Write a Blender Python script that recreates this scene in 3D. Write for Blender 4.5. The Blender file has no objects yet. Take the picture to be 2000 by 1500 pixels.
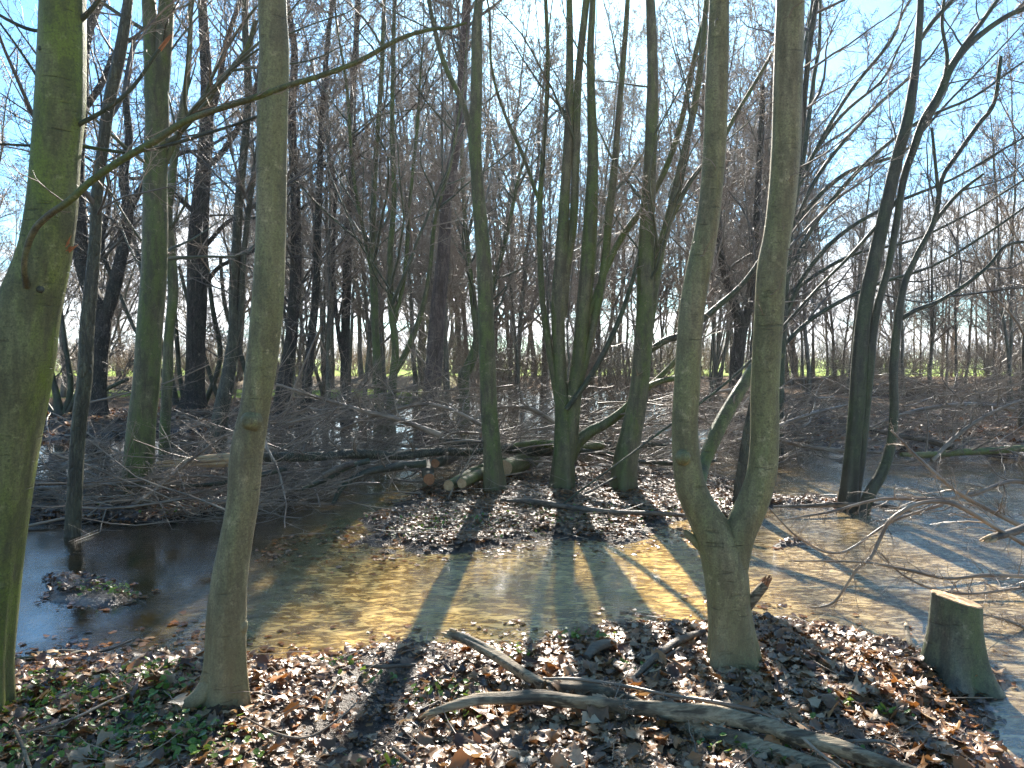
import bpy, math
import numpy as np
from mathutils import Vector

# ------------------------------------------------------------------ camera, sky, sun, exposure
S = bpy.context.scene
COL = S.collection
F = 1440.0                      # focal length in photo pixels (photo 2000 x 1500)
CH = 1.6                        # eye height above the water
PITCH = math.radians(2.0)
cam = bpy.data.cameras.new('camera'); camo = bpy.data.objects.new('camera', cam); COL.objects.link(camo)
camo.location = (0, 0, CH); camo.rotation_euler = (math.pi/2 - PITCH, 0, 0)
cam.sensor_width = 36; cam.lens = 36*F/2000; cam.clip_start = 0.05; cam.clip_end = 3000
S.camera = camo

SUN_EL, SUN_AZ = math.radians(29.5), math.radians(2.7)
w = bpy.data.worlds.new('World'); S.world = w; w.use_nodes = True
nt = w.node_tree; N = nt.nodes; N.clear()
def nd(t, **k):
    n = N.new(t)
    for a, b in k.items(): setattr(n, a, b)
    return n
out = nd('ShaderNodeOutputWorld'); bg = nd('ShaderNodeBackground'); bg.inputs[1].default_value = 0.056
sky = nd('ShaderNodeTexSky', sky_type='NISHITA', sun_disc=False, sun_elevation=SUN_EL, sun_rotation=SUN_AZ)
sky.air_density = 1.0; sky.dust_density = 0.6; sky.ozone_density = 1.6
tc = nd('ShaderNodeTexCoord'); sep = nd('ShaderNodeSeparateXYZ'); nt.links.new(tc.outputs['Generated'], sep.inputs[0])
mx = nd('ShaderNodeMath', operation='MAXIMUM'); nt.links.new(sep.outputs[2], mx.inputs[0]); mx.inputs[1].default_value = 0
ad = nd('ShaderNodeMath', operation='ADD'); nt.links.new(mx.outputs[0], ad.inputs[0]); ad.inputs[1].default_value = 0.12
cb = nd('ShaderNodeCombineXYZ')
for i in (0, 1):
    dv = nd('ShaderNodeMath', operation='DIVIDE'); nt.links.new(sep.outputs[i], dv.inputs[0]); nt.links.new(ad.outputs[0], dv.inputs[1]); nt.links.new(dv.outputs[0], cb.inputs[i])
nz = nd('ShaderNodeTexNoise'); nz.inputs['Scale'].default_value = 0.75; nz.inputs['Detail'].default_value = 7; nz.inputs['Roughness'].default_value = 0.55; nz.inputs['Distortion'].default_value = 0.3
nt.links.new(cb.outputs[0], nz.inputs['Vector'])
lo = nd('ShaderNodeMapRange'); lo.inputs[1].default_value = 0.05; lo.inputs[2].default_value = 0.33; lo.inputs[3].default_value = 0.16; lo.inputs[4].default_value = -0.13
nt.links.new(sep.outputs[2], lo.inputs[0])
a2 = nd('ShaderNodeMath', operation='ADD'); nt.links.new(nz.outputs[0], a2.inputs[0]); nt.links.new(lo.outputs[0], a2.inputs[1])
cr = nd('ShaderNodeMapRange', interpolation_type='SMOOTHSTEP'); cr.inputs[1].default_value = 0.50; cr.inputs[2].default_value = 0.68
nt.links.new(a2.outputs[0], cr.inputs[0])
mul = nd('ShaderNodeMix', data_type='RGBA', blend_type='MULTIPLY'); mul.inputs[0].default_value = 1; nt.links.new(sky.outputs[0], mul.inputs[6]); mul.inputs[7].default_value = (0.47, 0.87, 1.13, 1)
mix = nd('ShaderNodeMix', data_type='RGBA'); nt.links.new(cr.outputs[0], mix.inputs[0]); nt.links.new(mul.outputs[2], mix.inputs[6])
mix.inputs[7].default_value = (6.6, 6.8, 7.1, 1)
nt.links.new(mix.outputs[2], bg.inputs[0]); nt.links.new(bg.outputs[0], out.inputs[0])

sl = bpy.data.lights.new('sun', 'SUN'); sl.energy = 5.0; sl.angle = math.radians(0.55); sl.color = (1.0, 0.93, 0.82)
so = bpy.data.objects.new('sun', sl); COL.objects.link(so)
sd = Vector((math.sin(SUN_AZ)*math.cos(SUN_EL), math.cos(SUN_AZ)*math.cos(SUN_EL), math.sin(SUN_EL)))
so.location = sd*60; so.rotation_euler = (-sd).to_track_quat('-Z', 'Y').to_euler()
vs = S.view_settings; vs.view_transform = 'Standard'; vs.look = 'None'; vs.exposure = 2.25; vs.gamma = 1; vs.use_curve_mapping = False
cy = S.cycles
cy.max_bounces = 6; cy.diffuse_bounces = 4; cy.glossy_bounces = 3; cy.transmission_bounces = 3; cy.transparent_max_bounces = 6
cy.sample_clamp_indirect = 2; cy.sample_clamp_direct = 2.5; cy.caustics_reflective = False; cy.caustics_refractive = False
cy.use_denoising = True; cy.denoiser = 'OPENIMAGEDENOISE'; cy.denoising_prefilter = 'NONE'

# ------------------------------------------------------------------ helpers
R = np.random.default_rng(7)
def P(u, v, d):
    """point on the ray of photo pixel (u, v) at distance Y = d in front of the camera"""
    cp, sp = math.cos(PITCH), math.sin(PITCH)
    a, b = (u-1000)/F, (750-v)/F
    y = cp + b*sp; z = -sp + b*cp
    return np.array([a*d/y, d, CH + z*d/y])
def G(u, v, z=0.0):
    cp, sp = math.cos(PITCH), math.sin(PITCH)
    b = (750-v)/F
    y = cp + b*sp; zz = -sp + b*cp
    return P(u, v, (z-CH)/zz*y)
def nrm(a): return a/np.maximum(np.linalg.norm(a, axis=-1, keepdims=True), 1e-9)

class Lattice:
    def __init__(s, seed): s.t = np.random.default_rng(seed).random((256, 256)).astype(np.float64)
    def __call__(s, x, y):
        x0 = np.floor(x).astype(int); y0 = np.floor(y).astype(int); fx = x-x0; fy = y-y0
        fx = fx*fx*(3-2*fx); fy = fy*fy*(3-2*fy)
        t = s.t; a = t[x0 % 256, y0 % 256]; b = t[(x0+1) % 256, y0 % 256]; c = t[x0 % 256, (y0+1) % 256]; d = t[(x0+1) % 256, (y0+1) % 256]
        return (a*(1-fx)+b*fx)*(1-fy) + (c*(1-fx)+d*fx)*fy - 0.5
LT = Lattice(3)
def fbm(x, y, sc, octv=4, g=0.5):
    r = 0; a = 1; x = np.asarray(x, float); y = np.asarray(y, float)
    for i in range(octv):
        r = r + a*LT(x*sc + 17.3*i, y*sc + 5.1*i); a *= g; sc *= 2.03
    return r

class MB:
    """collects geometry, builds ONE mesh"""
    def __init__(s): s.v = []; s.q = []; s.n = 0; s.m = []; s.t = []; s.tm = []; s.tint = []
    def add(s, v, q=None, m=0, tri=None, tint=None):
        v = np.asarray(v, np.float32).reshape(-1, 3)
        s.v.append(v)
        if q is not None and len(q): q = np.asarray(q); s.q.append(q + s.n); s.m.append(np.full(len(q), m, np.int32))
        if tri is not None and len(tri): tri = np.asarray(tri); s.t.append(tri + s.n); s.tm.append(np.full(len(tri), m, np.int32))
        s.tint.append(np.zeros(len(v), np.float32) if tint is None else np.asarray(tint, np.float32))
        s.n += len(v)
    def tube(s, pts, rad, sides, m=0, cap=False, fn=None):
        pts = np.asarray(pts, float); rad = np.asarray(rad, float)
        if pts.ndim == 2: pts = pts[None]; rad = rad[None]
        n, k, _ = pts.shape
        if n == 0: return
        t = np.empty_like(pts); t[:, 1:-1] = pts[:, 2:]-pts[:, :-2]; t[:, 0] = pts[:, 1]-pts[:, 0]; t[:, -1] = pts[:, -1]-pts[:, -2]
        t = nrm(t); mean = nrm(pts[:, -1]-pts[:, 0])
        ref = np.zeros((n, 3)); ax = np.argmin(np.abs(mean), axis=1); ref[np.arange(n), ax] = 1
        nn = nrm(np.cross(t, ref[:, None, :])); bb = np.cross(t, nn)
        a = np.arange(sides)/sides*2*math.pi
        rr = rad[:, :, None]*np.ones(sides)
        if fn is not None: rr = fn(rr, a, pts)
        v = pts[:, :, None, :] + rr[..., None]*(np.cos(a)[None, None, :, None]*nn[:, :, None, :] + np.sin(a)[None, None, :, None]*bb[:, :, None, :])
        idx = np.arange(n*k*sides).reshape(n, k, sides)
        i0 = idx[:, :-1]; i1 = idx[:, 1:]
        q = np.stack([i0, np.roll(i0, -1, 2), np.roll(i1, -1, 2), i1], -1).reshape(-1, 4)
        s.add(v.reshape(-1, 3), q, m)
        if cap:
            base = s.n - n*k*sides
            for e in (0, k-1):
                for j in range(n):
                    ring = v[j, e]; c = ring.mean(0)
                    vv = np.vstack([ring, c[None]]); r_ = np.arange(sides)
                    tr = np.stack([r_, (r_+1) % sides, np.full(sides, sides)], -1)
                    if e == 0: tr = tr[:, ::-1]
                    s.add(vv, None, cap if isinstance(cap, int) and cap is not True else m, tri=tr)
    def build(s, name, mats, parent=None, smooth=True, origin=None):
        me = bpy.data.meshes.new(name)
        v = np.concatenate(s.v) if s.v else np.zeros((0, 3), np.float32)
        if origin is not None: v = v - np.asarray(origin, np.float32)
        q = np.concatenate(s.q) if s.q else np.zeros((0, 4), int); t = np.concatenate(s.t) if s.t else np.zeros((0, 3), int)
        mi = np.concatenate(s.m + s.tm) if (s.m or s.tm) else np.zeros(0, np.int32)
        me.vertices.add(len(v)); me.vertices.foreach_set('co', v.ravel())
        nl = len(q)*4 + len(t)*3; me.loops.add(nl)
        me.loops.foreach_set('vertex_index', np.concatenate([q.ravel(), t.ravel()]).astype(np.int32))
        me.polygons.add(len(q)+len(t))
        ls = np.concatenate([np.arange(len(q))*4, len(q)*4 + np.arange(len(t))*3]).astype(np.int32)
        me.polygons.foreach_set('loop_start', ls)
        me.polygons.foreach_set('material_index', mi)
        me.polygons.foreach_set('use_smooth', np.full(len(q)+len(t), smooth))
        me.update(calc_edges=True)
        tt = np.concatenate(s.tint) if s.tint else None
        if tt is not None and np.any(tt):
            at = me.attributes.new('tint', 'FLOAT', 'POINT'); at.data.foreach_set('value', tt)
        for m in (mats if isinstance(mats, (list, tuple)) else [mats]): me.materials.append(m)
        o = bpy.data.objects.new(name, me); COL.objects.link(o)
        if origin is not None and parent is None: o.location = origin
        if parent is not None: o.parent = parent
        return o
def tag(o, label=None, cat=None, group=None, kind=None):
    if label: o['label'] = label
    if cat: o['category'] = cat
    if group: o['group'] = group
    if kind: o['kind'] = kind
    return o
def empty(name, loc, label=None, cat=None, group=None):
    o = bpy.data.objects.new(name, None); COL.objects.link(o); o.location = loc; o.empty_display_size = 0.2
    return tag(o, label, cat, group)

# ---- branch growth, vectorised
def grow(p0, d0, L, r0, K, wander, up, rng, tip=0.25, zmin=None):
    n = len(p0); pts = np.empty((n, K+1, 3)); pts[:, 0] = p0; d = nrm(np.array(d0, float))
    for k in range(K):
        d = d + rng.normal(0, wander, (n, 3)); d[:, 2] += up; d = nrm(d)
        pts[:, k+1] = pts[:, k] + d*(np.asarray(L)[:, None]/K)
        if zmin is not None: pts[:, k+1, 2] = np.maximum(pts[:, k+1, 2], zmin)
    t = np.linspace(0, 1, K+1)[None]
    rad = np.asarray(r0)[:, None]*(1 - t*(1-tip))
    return pts, rad
def kids(pts, rad, per, rng, t0=0.2, t1=1.0, ang=(45, 12), lf=0.5, rf=0.55, lmin=0.04, flat=1.0, rmin=0.0009):
    n, k1, _ = pts.shape; idx = np.repeat(np.arange(n), per); m = len(idx)
    t = (np.tile(np.arange(per), n)+rng.random(m))/per; t = t0 + (t1-t0)*t; f = t*(k1-1); i = np.minimum(f.astype(int), k1-2); fr = (f-i)[:, None]
    p = pts[idx, i]*(1-fr) + pts[idx, i+1]*fr; tan = nrm(pts[idx, i+1]-pts[idx, i])
    rr = rad[idx, i]*(1-fr[:, 0]) + rad[idx, i+1]*fr[:, 0]
    rv = rng.normal(0, 1, (m, 3)); rv[:, 2] *= flat; perp = nrm(rv - (rv*tan).sum(1, keepdims=True)*tan)
    a = np.radians(rng.normal(ang[0], ang[1], m))[:, None]
    d = tan*np.cos(a) + perp*np.sin(a)
    PL = np.linalg.norm(np.diff(pts, axis=1), axis=2).sum(1)[idx]
    L = np.maximum(PL*lf*(1.15-0.75*t)*rng.uniform(0.55, 1.3, m), lmin)
    return p, d, L, np.maximum(rr*rf, rmin)
def smooth_path(pl, step=None, n=None):
    """Catmull-Rom through rows (x,y,z,r)"""
    pl = np.asarray(pl, float); k = len(pl); ex = np.vstack([2*pl[0]-pl[1], pl, 2*pl[-1]-pl[-2]]); ex[:, 3] = np.maximum(ex[:, 3], 0.0005)
    o = []
    for i in range(k-1):
        a, b, c, d = ex[i:i+4]; L = np.linalg.norm(c[:3]-b[:3]); m = max(1, int(math.ceil(L/(step or 0.1))))
        t = (np.arange(m)/m)[:, None]
        o.append(0.5*((2*b) + (-a+c)*t + (2*a-5*b+4*c-d)*t*t + (-a+3*b-3*c+d)*t**3))
    o.append(pl[-1][None]); o = np.vstack(o); o[:, 3] = np.maximum(o[:, 3], 0.0006)
    return o

# ------------------------------------------------------------------ materials
def mat(name):
    m = bpy.data.materials.new(name); m.use_nodes = True; m.node_tree.nodes.clear(); return m
class NB:
    def __init__(s, m): s.nt = m.node_tree; s.out = s.n('ShaderNodeOutputMaterial')
    def n(s, t, **k):
        x = s.nt.nodes.new(t)
        for a, b in k.items(): setattr(x, a, b)
        return x
    def l(s, a, b): s.nt.links.new(a, b)
    def noise(s, vec, scale, detail=4, rough=0.55, dist=0.0):
        x = s.n('ShaderNodeTexNoise'); x.inputs['Scale'].default_value = scale; x.inputs['Detail'].default_value = detail
        x.inputs['Roughness'].default_value = rough; x.inputs['Distortion'].default_value = dist
        if vec is not None: s.l(vec, x.inputs['Vector'])
        return x.outputs[0]
    def mapr(s, v, a, b, c=0.0, d=1.0, smooth=False):
        x = s.n('ShaderNodeMapRange'); x.interpolation_type = 'SMOOTHSTEP' if smooth else 'LINEAR'
        s.l(v, x.inputs[0])
        for i, q in enumerate((a, b, c, d)): x.inputs[i+1].default_value = q
        return x.outputs[0]
    def mix(s, f, a, b, bt='MIX'):
        x = s.n('ShaderNodeMix', data_type='RGBA', blend_type=bt)
        if hasattr(f, 'is_linked'): s.l(f, x.inputs[0])
        else: x.inputs[0].default_value = f
        for q, i in ((a, 6), (b, 7)):
            if hasattr(q, 'is_linked'): s.l(q, x.inputs[i])
            else: x.inputs[i].default_value = (*q, 1)
        return x.outputs[2]
    def math(s, op, a, b=None):
        x = s.n('ShaderNodeMath', operation=op)
        for q, i in ((a, 0), (b, 1)):
            if q is None: continue
            if hasattr(q, 'is_linked'): s.l(q, x.inputs[i])
            else: x.inputs[i].default_value = q
        return x.outputs[0]
    def mapping(s, vec, scale):
        x = s.n('ShaderNodeMapping'); x.inputs['Scale'].default_value = scale; s.l(vec, x.inputs['Vector']); return x.outputs[0]
    def bump(s, h, strength, dist, nrm=None):
        x = s.n('ShaderNodeBump'); x.inputs['Strength'].default_value = strength; x.inputs['Distance'].default_value = dist; s.l(h, x.inputs['Height'])
        if nrm is not None: s.l(nrm, x.inputs['Normal'])
        return x.outputs[0]
    def ramp(s, f, stops):
        x = s.n('ShaderNodeValToRGB'); e = x.color_ramp.elements
        while len(e) < len(stops): e.new(0.5)
        for i, (p, c) in enumerate(stops): e[i].position = p; e[i].color = (*c, 1)
        s.l(f, x.inputs[0]); return x.outputs[0]
    def principled(s, col, rough, normal=None, spec=0.5, link=True):
        x = s.n('ShaderNodeBsdfPrincipled')
        for q, i in ((col, 'Base Color'), (rough, 'Roughness')):
            if hasattr(q, 'is_linked'): s.l(q, x.inputs[i])
            elif i == 'Roughness': x.inputs[i].default_value = q
            else: x.inputs[i].default_value = (*q, 1)
        x.inputs['Specular IOR Level'].default_value = spec
        if normal is not None: s.l(normal, x.inputs['Normal'])
        if link: s.l(x.outputs[0], s.out.inputs[0])
        return x

def bark(name, c1, c2, moss, mossamt, furrow=0.0, rough=0.6, scar=True, wetbase=True, bumpk=1.0):
    m = mat(name); b = NB(m); g = b.n('ShaderNodeNewGeometry'); tcn = b.n('ShaderNodeTexCoord'); pos = g.outputs['Position']
    big = b.noise(b.mapping(pos, (2.2, 2.2, 0.8)), 1.6, 4, 0.6)
    streak = b.noise(b.mapping(pos, (22, 22, 2.2)), 1.0, 5, 0.65)
    fine = b.noise(pos, 130, 4, 0.7)
    lent = b.noise(b.mapping(pos, (7, 7, 60)), 1.0, 3, 0.6)
    col = b.mix(b.mapr(streak, 0.34, 0.66), tuple(x*.72 for x in c1), tuple(x*1.12 for x in c2))
    mf = b.math('ADD', b.mapr(big, 0.36, 0.62, 0, 1, True), b.mapr(streak, 0.3, 0.7, -0.35, 0.35))
    mf = b.math('MULTIPLY', mf, mossamt)
    col = b.mix(b.math('MINIMUM', b.math('MAXIMUM', mf, 0.0), 1.0), col, moss)
    pale = b.mapr(b.noise(pos, 16, 6, 0.75), 0.56, 0.66, 0, 0.55, True)
    col = b.mix(pale, col, tuple(min(1, x*1.7) for x in c2))
    col = b.mix(b.mapr(b.noise(pos, 55, 4, 0.7), 0.55, 0.66, 0, 0.6, True), col, tuple(x*.35 for x in c1))
    blot = b.noise(b.mapping(pos, (10, 10, 4)), 1.0, 6, 0.75); col = b.mix(b.mapr(blot, 0.40, 0.55, 0.6, 0.0, True), col, tuple(x*0.42 for x in c1))
    col = b.mix(b.mapr(fine, 0.3, 0.7, 0.6, 0.0), col, (0.02, 0.02, 0.014))
    if scar: col = b.mix(b.mapr(lent, 0.62, 0.70, 0, 0.4, True), col, (0.03, 0.028, 0.018))
    if wetbase:
        sp = b.n('ShaderNodeSeparateXYZ'); b.l(pos, sp.inputs[0])
        wb = b.math('ADD', b.mapr(sp.outputs[2], 0.0, 0.75), b.mapr(big, 0.3, 0.7, -0.2, 0.2))
        wb = b.mapr(wb, 0.05, 0.9, 0.42, 0.0, True)
        col = b.mix(wb, col, tuple(x*y for x, y in zip(c1, (1.0, 0.80, 0.72))))
    h = b.math('ADD', b.math('MULTIPLY', streak, 0.8), b.math('MULTIPLY', fine, 0.35))
    if scar: h = b.math('SUBTRACT', h, b.mapr(lent, 0.62, 0.74, 0, 0.45))
    n1 = b.bump(h, 0.8*bumpk, 0.012)
    if furrow:
        vo = b.n('ShaderNodeTexVoronoi', feature='DISTANCE_TO_EDGE'); b.l(b.mapping(b.n('ShaderNodeNewGeometry').outputs['Position'], (30, 30, 7)), vo.inputs['Vector']); vo.inputs['Scale'].default_value = 1.2
        fr = b.mapr(vo.outputs[0], 0.0, 0.22, 0, 1)
        n1 = b.bump(fr, furrow, 0.02, n1); col = b.mix(b.mapr(fr, 0, 0.6, 0.6*furrow, 0), col, (0.012, 0.011, 0.009))
    b.principled(col, rough, n1, 0.35)
    return m
M = {}
M['beech'] = bark('beech_bark_olive', (0.320, 0.258, 0.118), (0.400, 0.340, 0.170), (0.22, 0.235, 0.065), 0.6)
M['moss'] = bark('mossy_beech_bark', (0.200, 0.195, 0.070), (0.260, 0.260, 0.100), (0.200, 0.255, 0.030), 1.15)
M['green'] = bark('green_bark', (0.165, 0.138, 0.064), (0.235, 0.205, 0.098), (0.140, 0.175, 0.034), 1.0)
M['stump'] = bark('stump_bark_grey_green', (0.17, 0.155, 0.10), (0.22, 0.205, 0.13), (0.13, 0.165, 0.055), 0.8, wetbase=False)
M['rough'] = bark('rough_lichen_bark', (0.110, 0.095, 0.055), (0.185, 0.165, 0.100), (0.10, 0.125, 0.045), 0.4, furrow=0.6, scar=False)
M['oak'] = bark('dark_furrowed_bark', (0.105, 0.080, 0.058), (0.180, 0.142, 0.105), (0.10, 0.115, 0.055), 0.4, furrow=0.9, scar=False, rough=0.8)
M['stand'] = bark('pale_grey_brown_bark', (0.17, 0.135, 0.092), (0.28, 0.225, 0.155), (0.15, 0.17, 0.07), 0.5, scar=False)
M['red'] = bark('red_brown_bark', (0.18, 0.115, 0.085), (0.29, 0.205, 0.16), (0.11, 0.095, 0.06), 0.25, furrow=0.5, scar=False, rough=0.75)
M['dark'] = bark('dark_wet_bark', (0.065, 0.062, 0.036), (0.115, 0.110, 0.064), (0.07, 0.10, 0.028), 0.7, rough=0.5)
def twigmat(name, c1, c2, rough=0.55):
    m = mat(name); b = NB(m); g = b.n('ShaderNodeNewGeometry'); f = b.noise(g.outputs['Position'], 3.0, 3, 0.6)
    b.principled(b.mix(b.mapr(f, 0.35, 0.65), c1, c2), rough, None, 0.4); return m
M['twig'] = twigmat('grey_brown_twig_bark', (0.170, 0.120, 0.078), (0.310, 0.235, 0.160))
M['twigd'] = twigmat('dark_twig_bark', (0.080, 0.066, 0.048), (0.150, 0.125, 0.092))
M['twigg'] = twigmat('greenish_limb_bark', (0.060, 0.066, 0.036), (0.110, 0.115, 0.062), 0.5)
M['brush'] = twigmat('brushwood_bark', (0.150, 0.100, 0.060), (0.370, 0.265, 0.165), 0.4)
def wood(name, c1, c2, stretch, rough=0.6, wear=0.0):
    m = mat(name); b = NB(m); g = b.n('ShaderNodeTexCoord').outputs['Object']
    f = b.noise(b.mapping(g, stretch), 1.0, 6, 0.7); big = b.noise(g, 4, 4, 0.6)
    col = b.mix(b.mapr(f, 0.3, 0.7), c1, c2)
    ck = b.noise(b.mapping(g, (stretch[0]*.5, stretch[1]*.35, stretch[2]*.35)), 1.0, 3, 0.5); col = b.mix(b.mapr(ck, .38, .46, .75, 0, True), col, tuple(x*.25 for x in c1)) if wear else col
    if wear: col = b.mix(b.mapr(big, 0.5, 0.62, 0, wear, True), col, (0.05, 0.036, 0.022))
    b.principled(col, rough, b.bump(f, 0.9, 0.012), 0.35); return m
M['raw'] = wood('raw_split_wood', (0.36, 0.21, 0.09), (0.62, 0.43, 0.22), (5, 60, 60))
M['cut'] = wood('cut_wood_face', (0.40, 0.22, 0.09), (0.60, 0.38, 0.18), (40, 40, 40))
M['cutred'] = wood('orange_cut_wood_face', (0.30, 0.10, 0.035), (0.45, 0.19, 0.07), (40, 40, 40))
M['dead'] = wood('barkless_dead_wood', (0.150, 0.100, 0.050), (0.520, 0.390, 0.220), (5, 80, 80), 0.65, 0.7)
M['deadbark'] = wood('flaky_stick_bark', (0.09, 0.065, 0.040), (0.22, 0.165, 0.105), (14, 50, 50), 0.6, 0.6)

# ground material
m = mat('woodland_mud_and_silt'); M['ground'] = m; b = NB(m); g = b.n('ShaderNodeNewGeometry'); pos = g.outputs['Position']
sp = b.n('ShaderNodeSeparateXYZ'); b.l(pos, sp.inputs[0]); X, Y, Z = sp.outputs
n1 = b.noise(pos, 0.9, 6, 0.6); n2 = b.noise(pos, 14, 6, 0.7); n3 = b.noise(pos, 60, 5, 0.7)
flow = b.noise(b.mapping(pos, (1.6, 7, 1)), 2.6, 5, 0.65, 0.6)
silt = b.mix(b.mapr(flow, 0.35, 0.7), (0.30, 0.185, 0.075), (0.52, 0.36, 0.17))
silt = b.mix(b.mapr(n2, 0.5, 0.68, 0, 0.5), silt, (0.12, 0.07, 0.028))
dark = b.mix(b.mapr(n2, 0.35, 0.65), (0.030, 0.022, 0.015), (0.085, 0.058, 0.036))
silt_sun_mask = b.math('MULTIPLY', b.mapr(Z, -0.075, -0.035, 1, 0, True), b.mapr(b.math('ADD', n1, b.mapr(n2, 0.3, 0.7, -0.06, 0.06)), 0.36, 0.46, 0, 1, True))
lx = b.mapr(X, -3.3, -1.6, 0.12, 1, True); silt_sun_mask = b.math('MULTIPLY', silt_sun_mask, lx)  # sunlit middle put into bed colour: pale silt there, darker to the left
col = b.mix(silt_sun_mask, dark, silt)
litter = b.mix(b.mapr(n2, 0.35, 0.65), (0.050, 0.030, 0.017), (0.170, 0.105, 0.058))
col = b.mix(b.mapr(Z, 0.02, 0.07, 0, 1, True), col, litter)
# beyond the wood: grass verge, dry field, green field
yn = b.math('ADD', Y, b.mapr(n1, 0.3, 0.7, -1.2, 1.2))
grass = b.mix(b.mapr(n2, 0.3, 0.7), (0.15, 0.21, 0.03), (0.26, 0.33, 0.06))
dry = b.mix(b.mapr(n1, 0.3, 0.7), (0.13, 0.10, 0.065), (0.20, 0.16, 0.105))
leftside = b.mapr(X, -2.0, -5.0, 0, 1, True)
fm = b.math('MULTIPLY', b.mapr(yn, 24.5, 25.5, 0, 1, True), leftside)
col = b.mix(fm, col, grass)
col = b.mix(b.math('MULTIPLY', b.mapr(yn, 30, 31.5, 0, 1, True), leftside), col, dry)
col = b.mix(b.mapr(yn, 46, 48, 0, 1, True), col, grass)
rgh = b.mapr(Z, 0.015, 0.09, 0.16, 0.62); rgh = b.math('ADD', rgh, b.mapr(n3, 0.3, 0.7, -0.06, 0.12))
hb = b.math('ADD', n2, b.math('MULTIPLY', n3, 0.5))
rgh = b.math('MAXIMUM', rgh, b.mapr(Z, 0.12, 0.2, 0.1, 0.95)); rgh = b.math('MAXIMUM', rgh, b.mapr(Y, 20, 26, 0.1, 1.0))
pr = b.principled(col, rgh, b.bump(hb, 0.9, 0.03), 0.5); b.l(b.mapr(Y, 12, 24, 0.5, 0.05), pr.inputs['Specular IOR Level'])

# water: clear brown flood water with a little suspended silt
m = mat('flood_water'); M['water'] = m; b = NB(m); g = b.n('ShaderNodeNewGeometry'); pos = g.outputs['Position']
r1 = b.noise(b.mapping(pos, (1.0, 2.2, 1)), 9, 4, 0.6, 0.4); r2 = b.noise(b.mapping(pos, (1.0, 1.8, 1)), 38, 3, 0.6, 0.3); r3 = b.noise(pos, 1.3, 3, 0.5)
xs0 = b.n('ShaderNodeSeparateXYZ'); b.l(pos, xs0.inputs[0]); calm = b.math('MULTIPLY', b.mapr(r3, 0.38, 0.62, 0.25, 1.0, True), b.mapr(xs0.outputs[0], -1.6, -.4, .22, 1, True)); calm = b.math('MULTIPLY', calm, b.mapr(xs0.outputs[1], 7, 11, 1, .25, True))
r4 = b.noise(b.mapping(pos, (1, 1.5, 1)), 95, 2, 0.5); h = b.math('ADD', b.math('MULTIPLY', r1, 1.0), b.math('MULTIPLY', r2, 0.50)); h = b.math('ADD', h, b.math('MULTIPLY', r4, .14)); h = b.math('MULTIPLY', h, calm)
bn = b.bump(h, 0.55, 0.03)
tr = b.n('ShaderNodeBsdfTransparent'); tr.inputs[0].default_value = (0.86, 0.74, 0.52, 1)
gl = b.n('ShaderNodeBsdfGlossy'); gl.inputs['Roughness'].default_value = 0.02; gl.inputs[0].default_value = (1, 1, 1, 1); b.l(bn, gl.inputs['Normal'])
df = b.n('ShaderNodeBsdfDiffuse'); xx = b.n('ShaderNodeSeparateXYZ'); b.l(pos, xx.inputs[0])
film = b.noise(b.mapping(pos, (1.1, 2.4, 1)), 7, 5, 0.66, 1.2)
b.l(b.mix(b.mapr(xx.outputs[0], 1.1, 2.6, 0, .75, True), b.mix(b.mapr(film, 0.42, 0.62), (0.44, 0.25, 0.065), (0.82, 0.57, 0.20)), b.mix(b.mapr(film, 0.42, 0.62), (0.30, 0.22, 0.12), (0.60, 0.47, 0.29))), df.inputs[0])
m1 = b.n('ShaderNodeMixShader'); b.l(tr.outputs[0], m1.inputs[1]); b.l(df.outputs[0], m1.inputs[2])
sp = b.n('ShaderNodeSeparateXYZ'); b.l(pos, sp.inputs[0])
tb = b.math('MULTIPLY', b.mapr(film, 0.35, 0.65, 0.35, 0.85, True), b.math('MULTIPLY', b.mapr(sp.outputs[0], -2.4, -0.9, 0.02, 1, True), b.mapr(sp.outputs[1], 8.5, 11, 1, .25, True)))
b.l(tb, m1.inputs[0])
fr = b.n('ShaderNodeFresnel'); fr.inputs[0].default_value = 2.0; b.l(bn, fr.inputs['Normal'])
m2 = b.n('ShaderNodeMixShader'); b.l(fr.outputs[0], m2.inputs[0]); b.l(m1.outputs[0], m2.inputs[1]); b.l(gl.outputs[0], m2.inputs[2]); b.l(m2.outputs[0], b.out.inputs[0])

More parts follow.
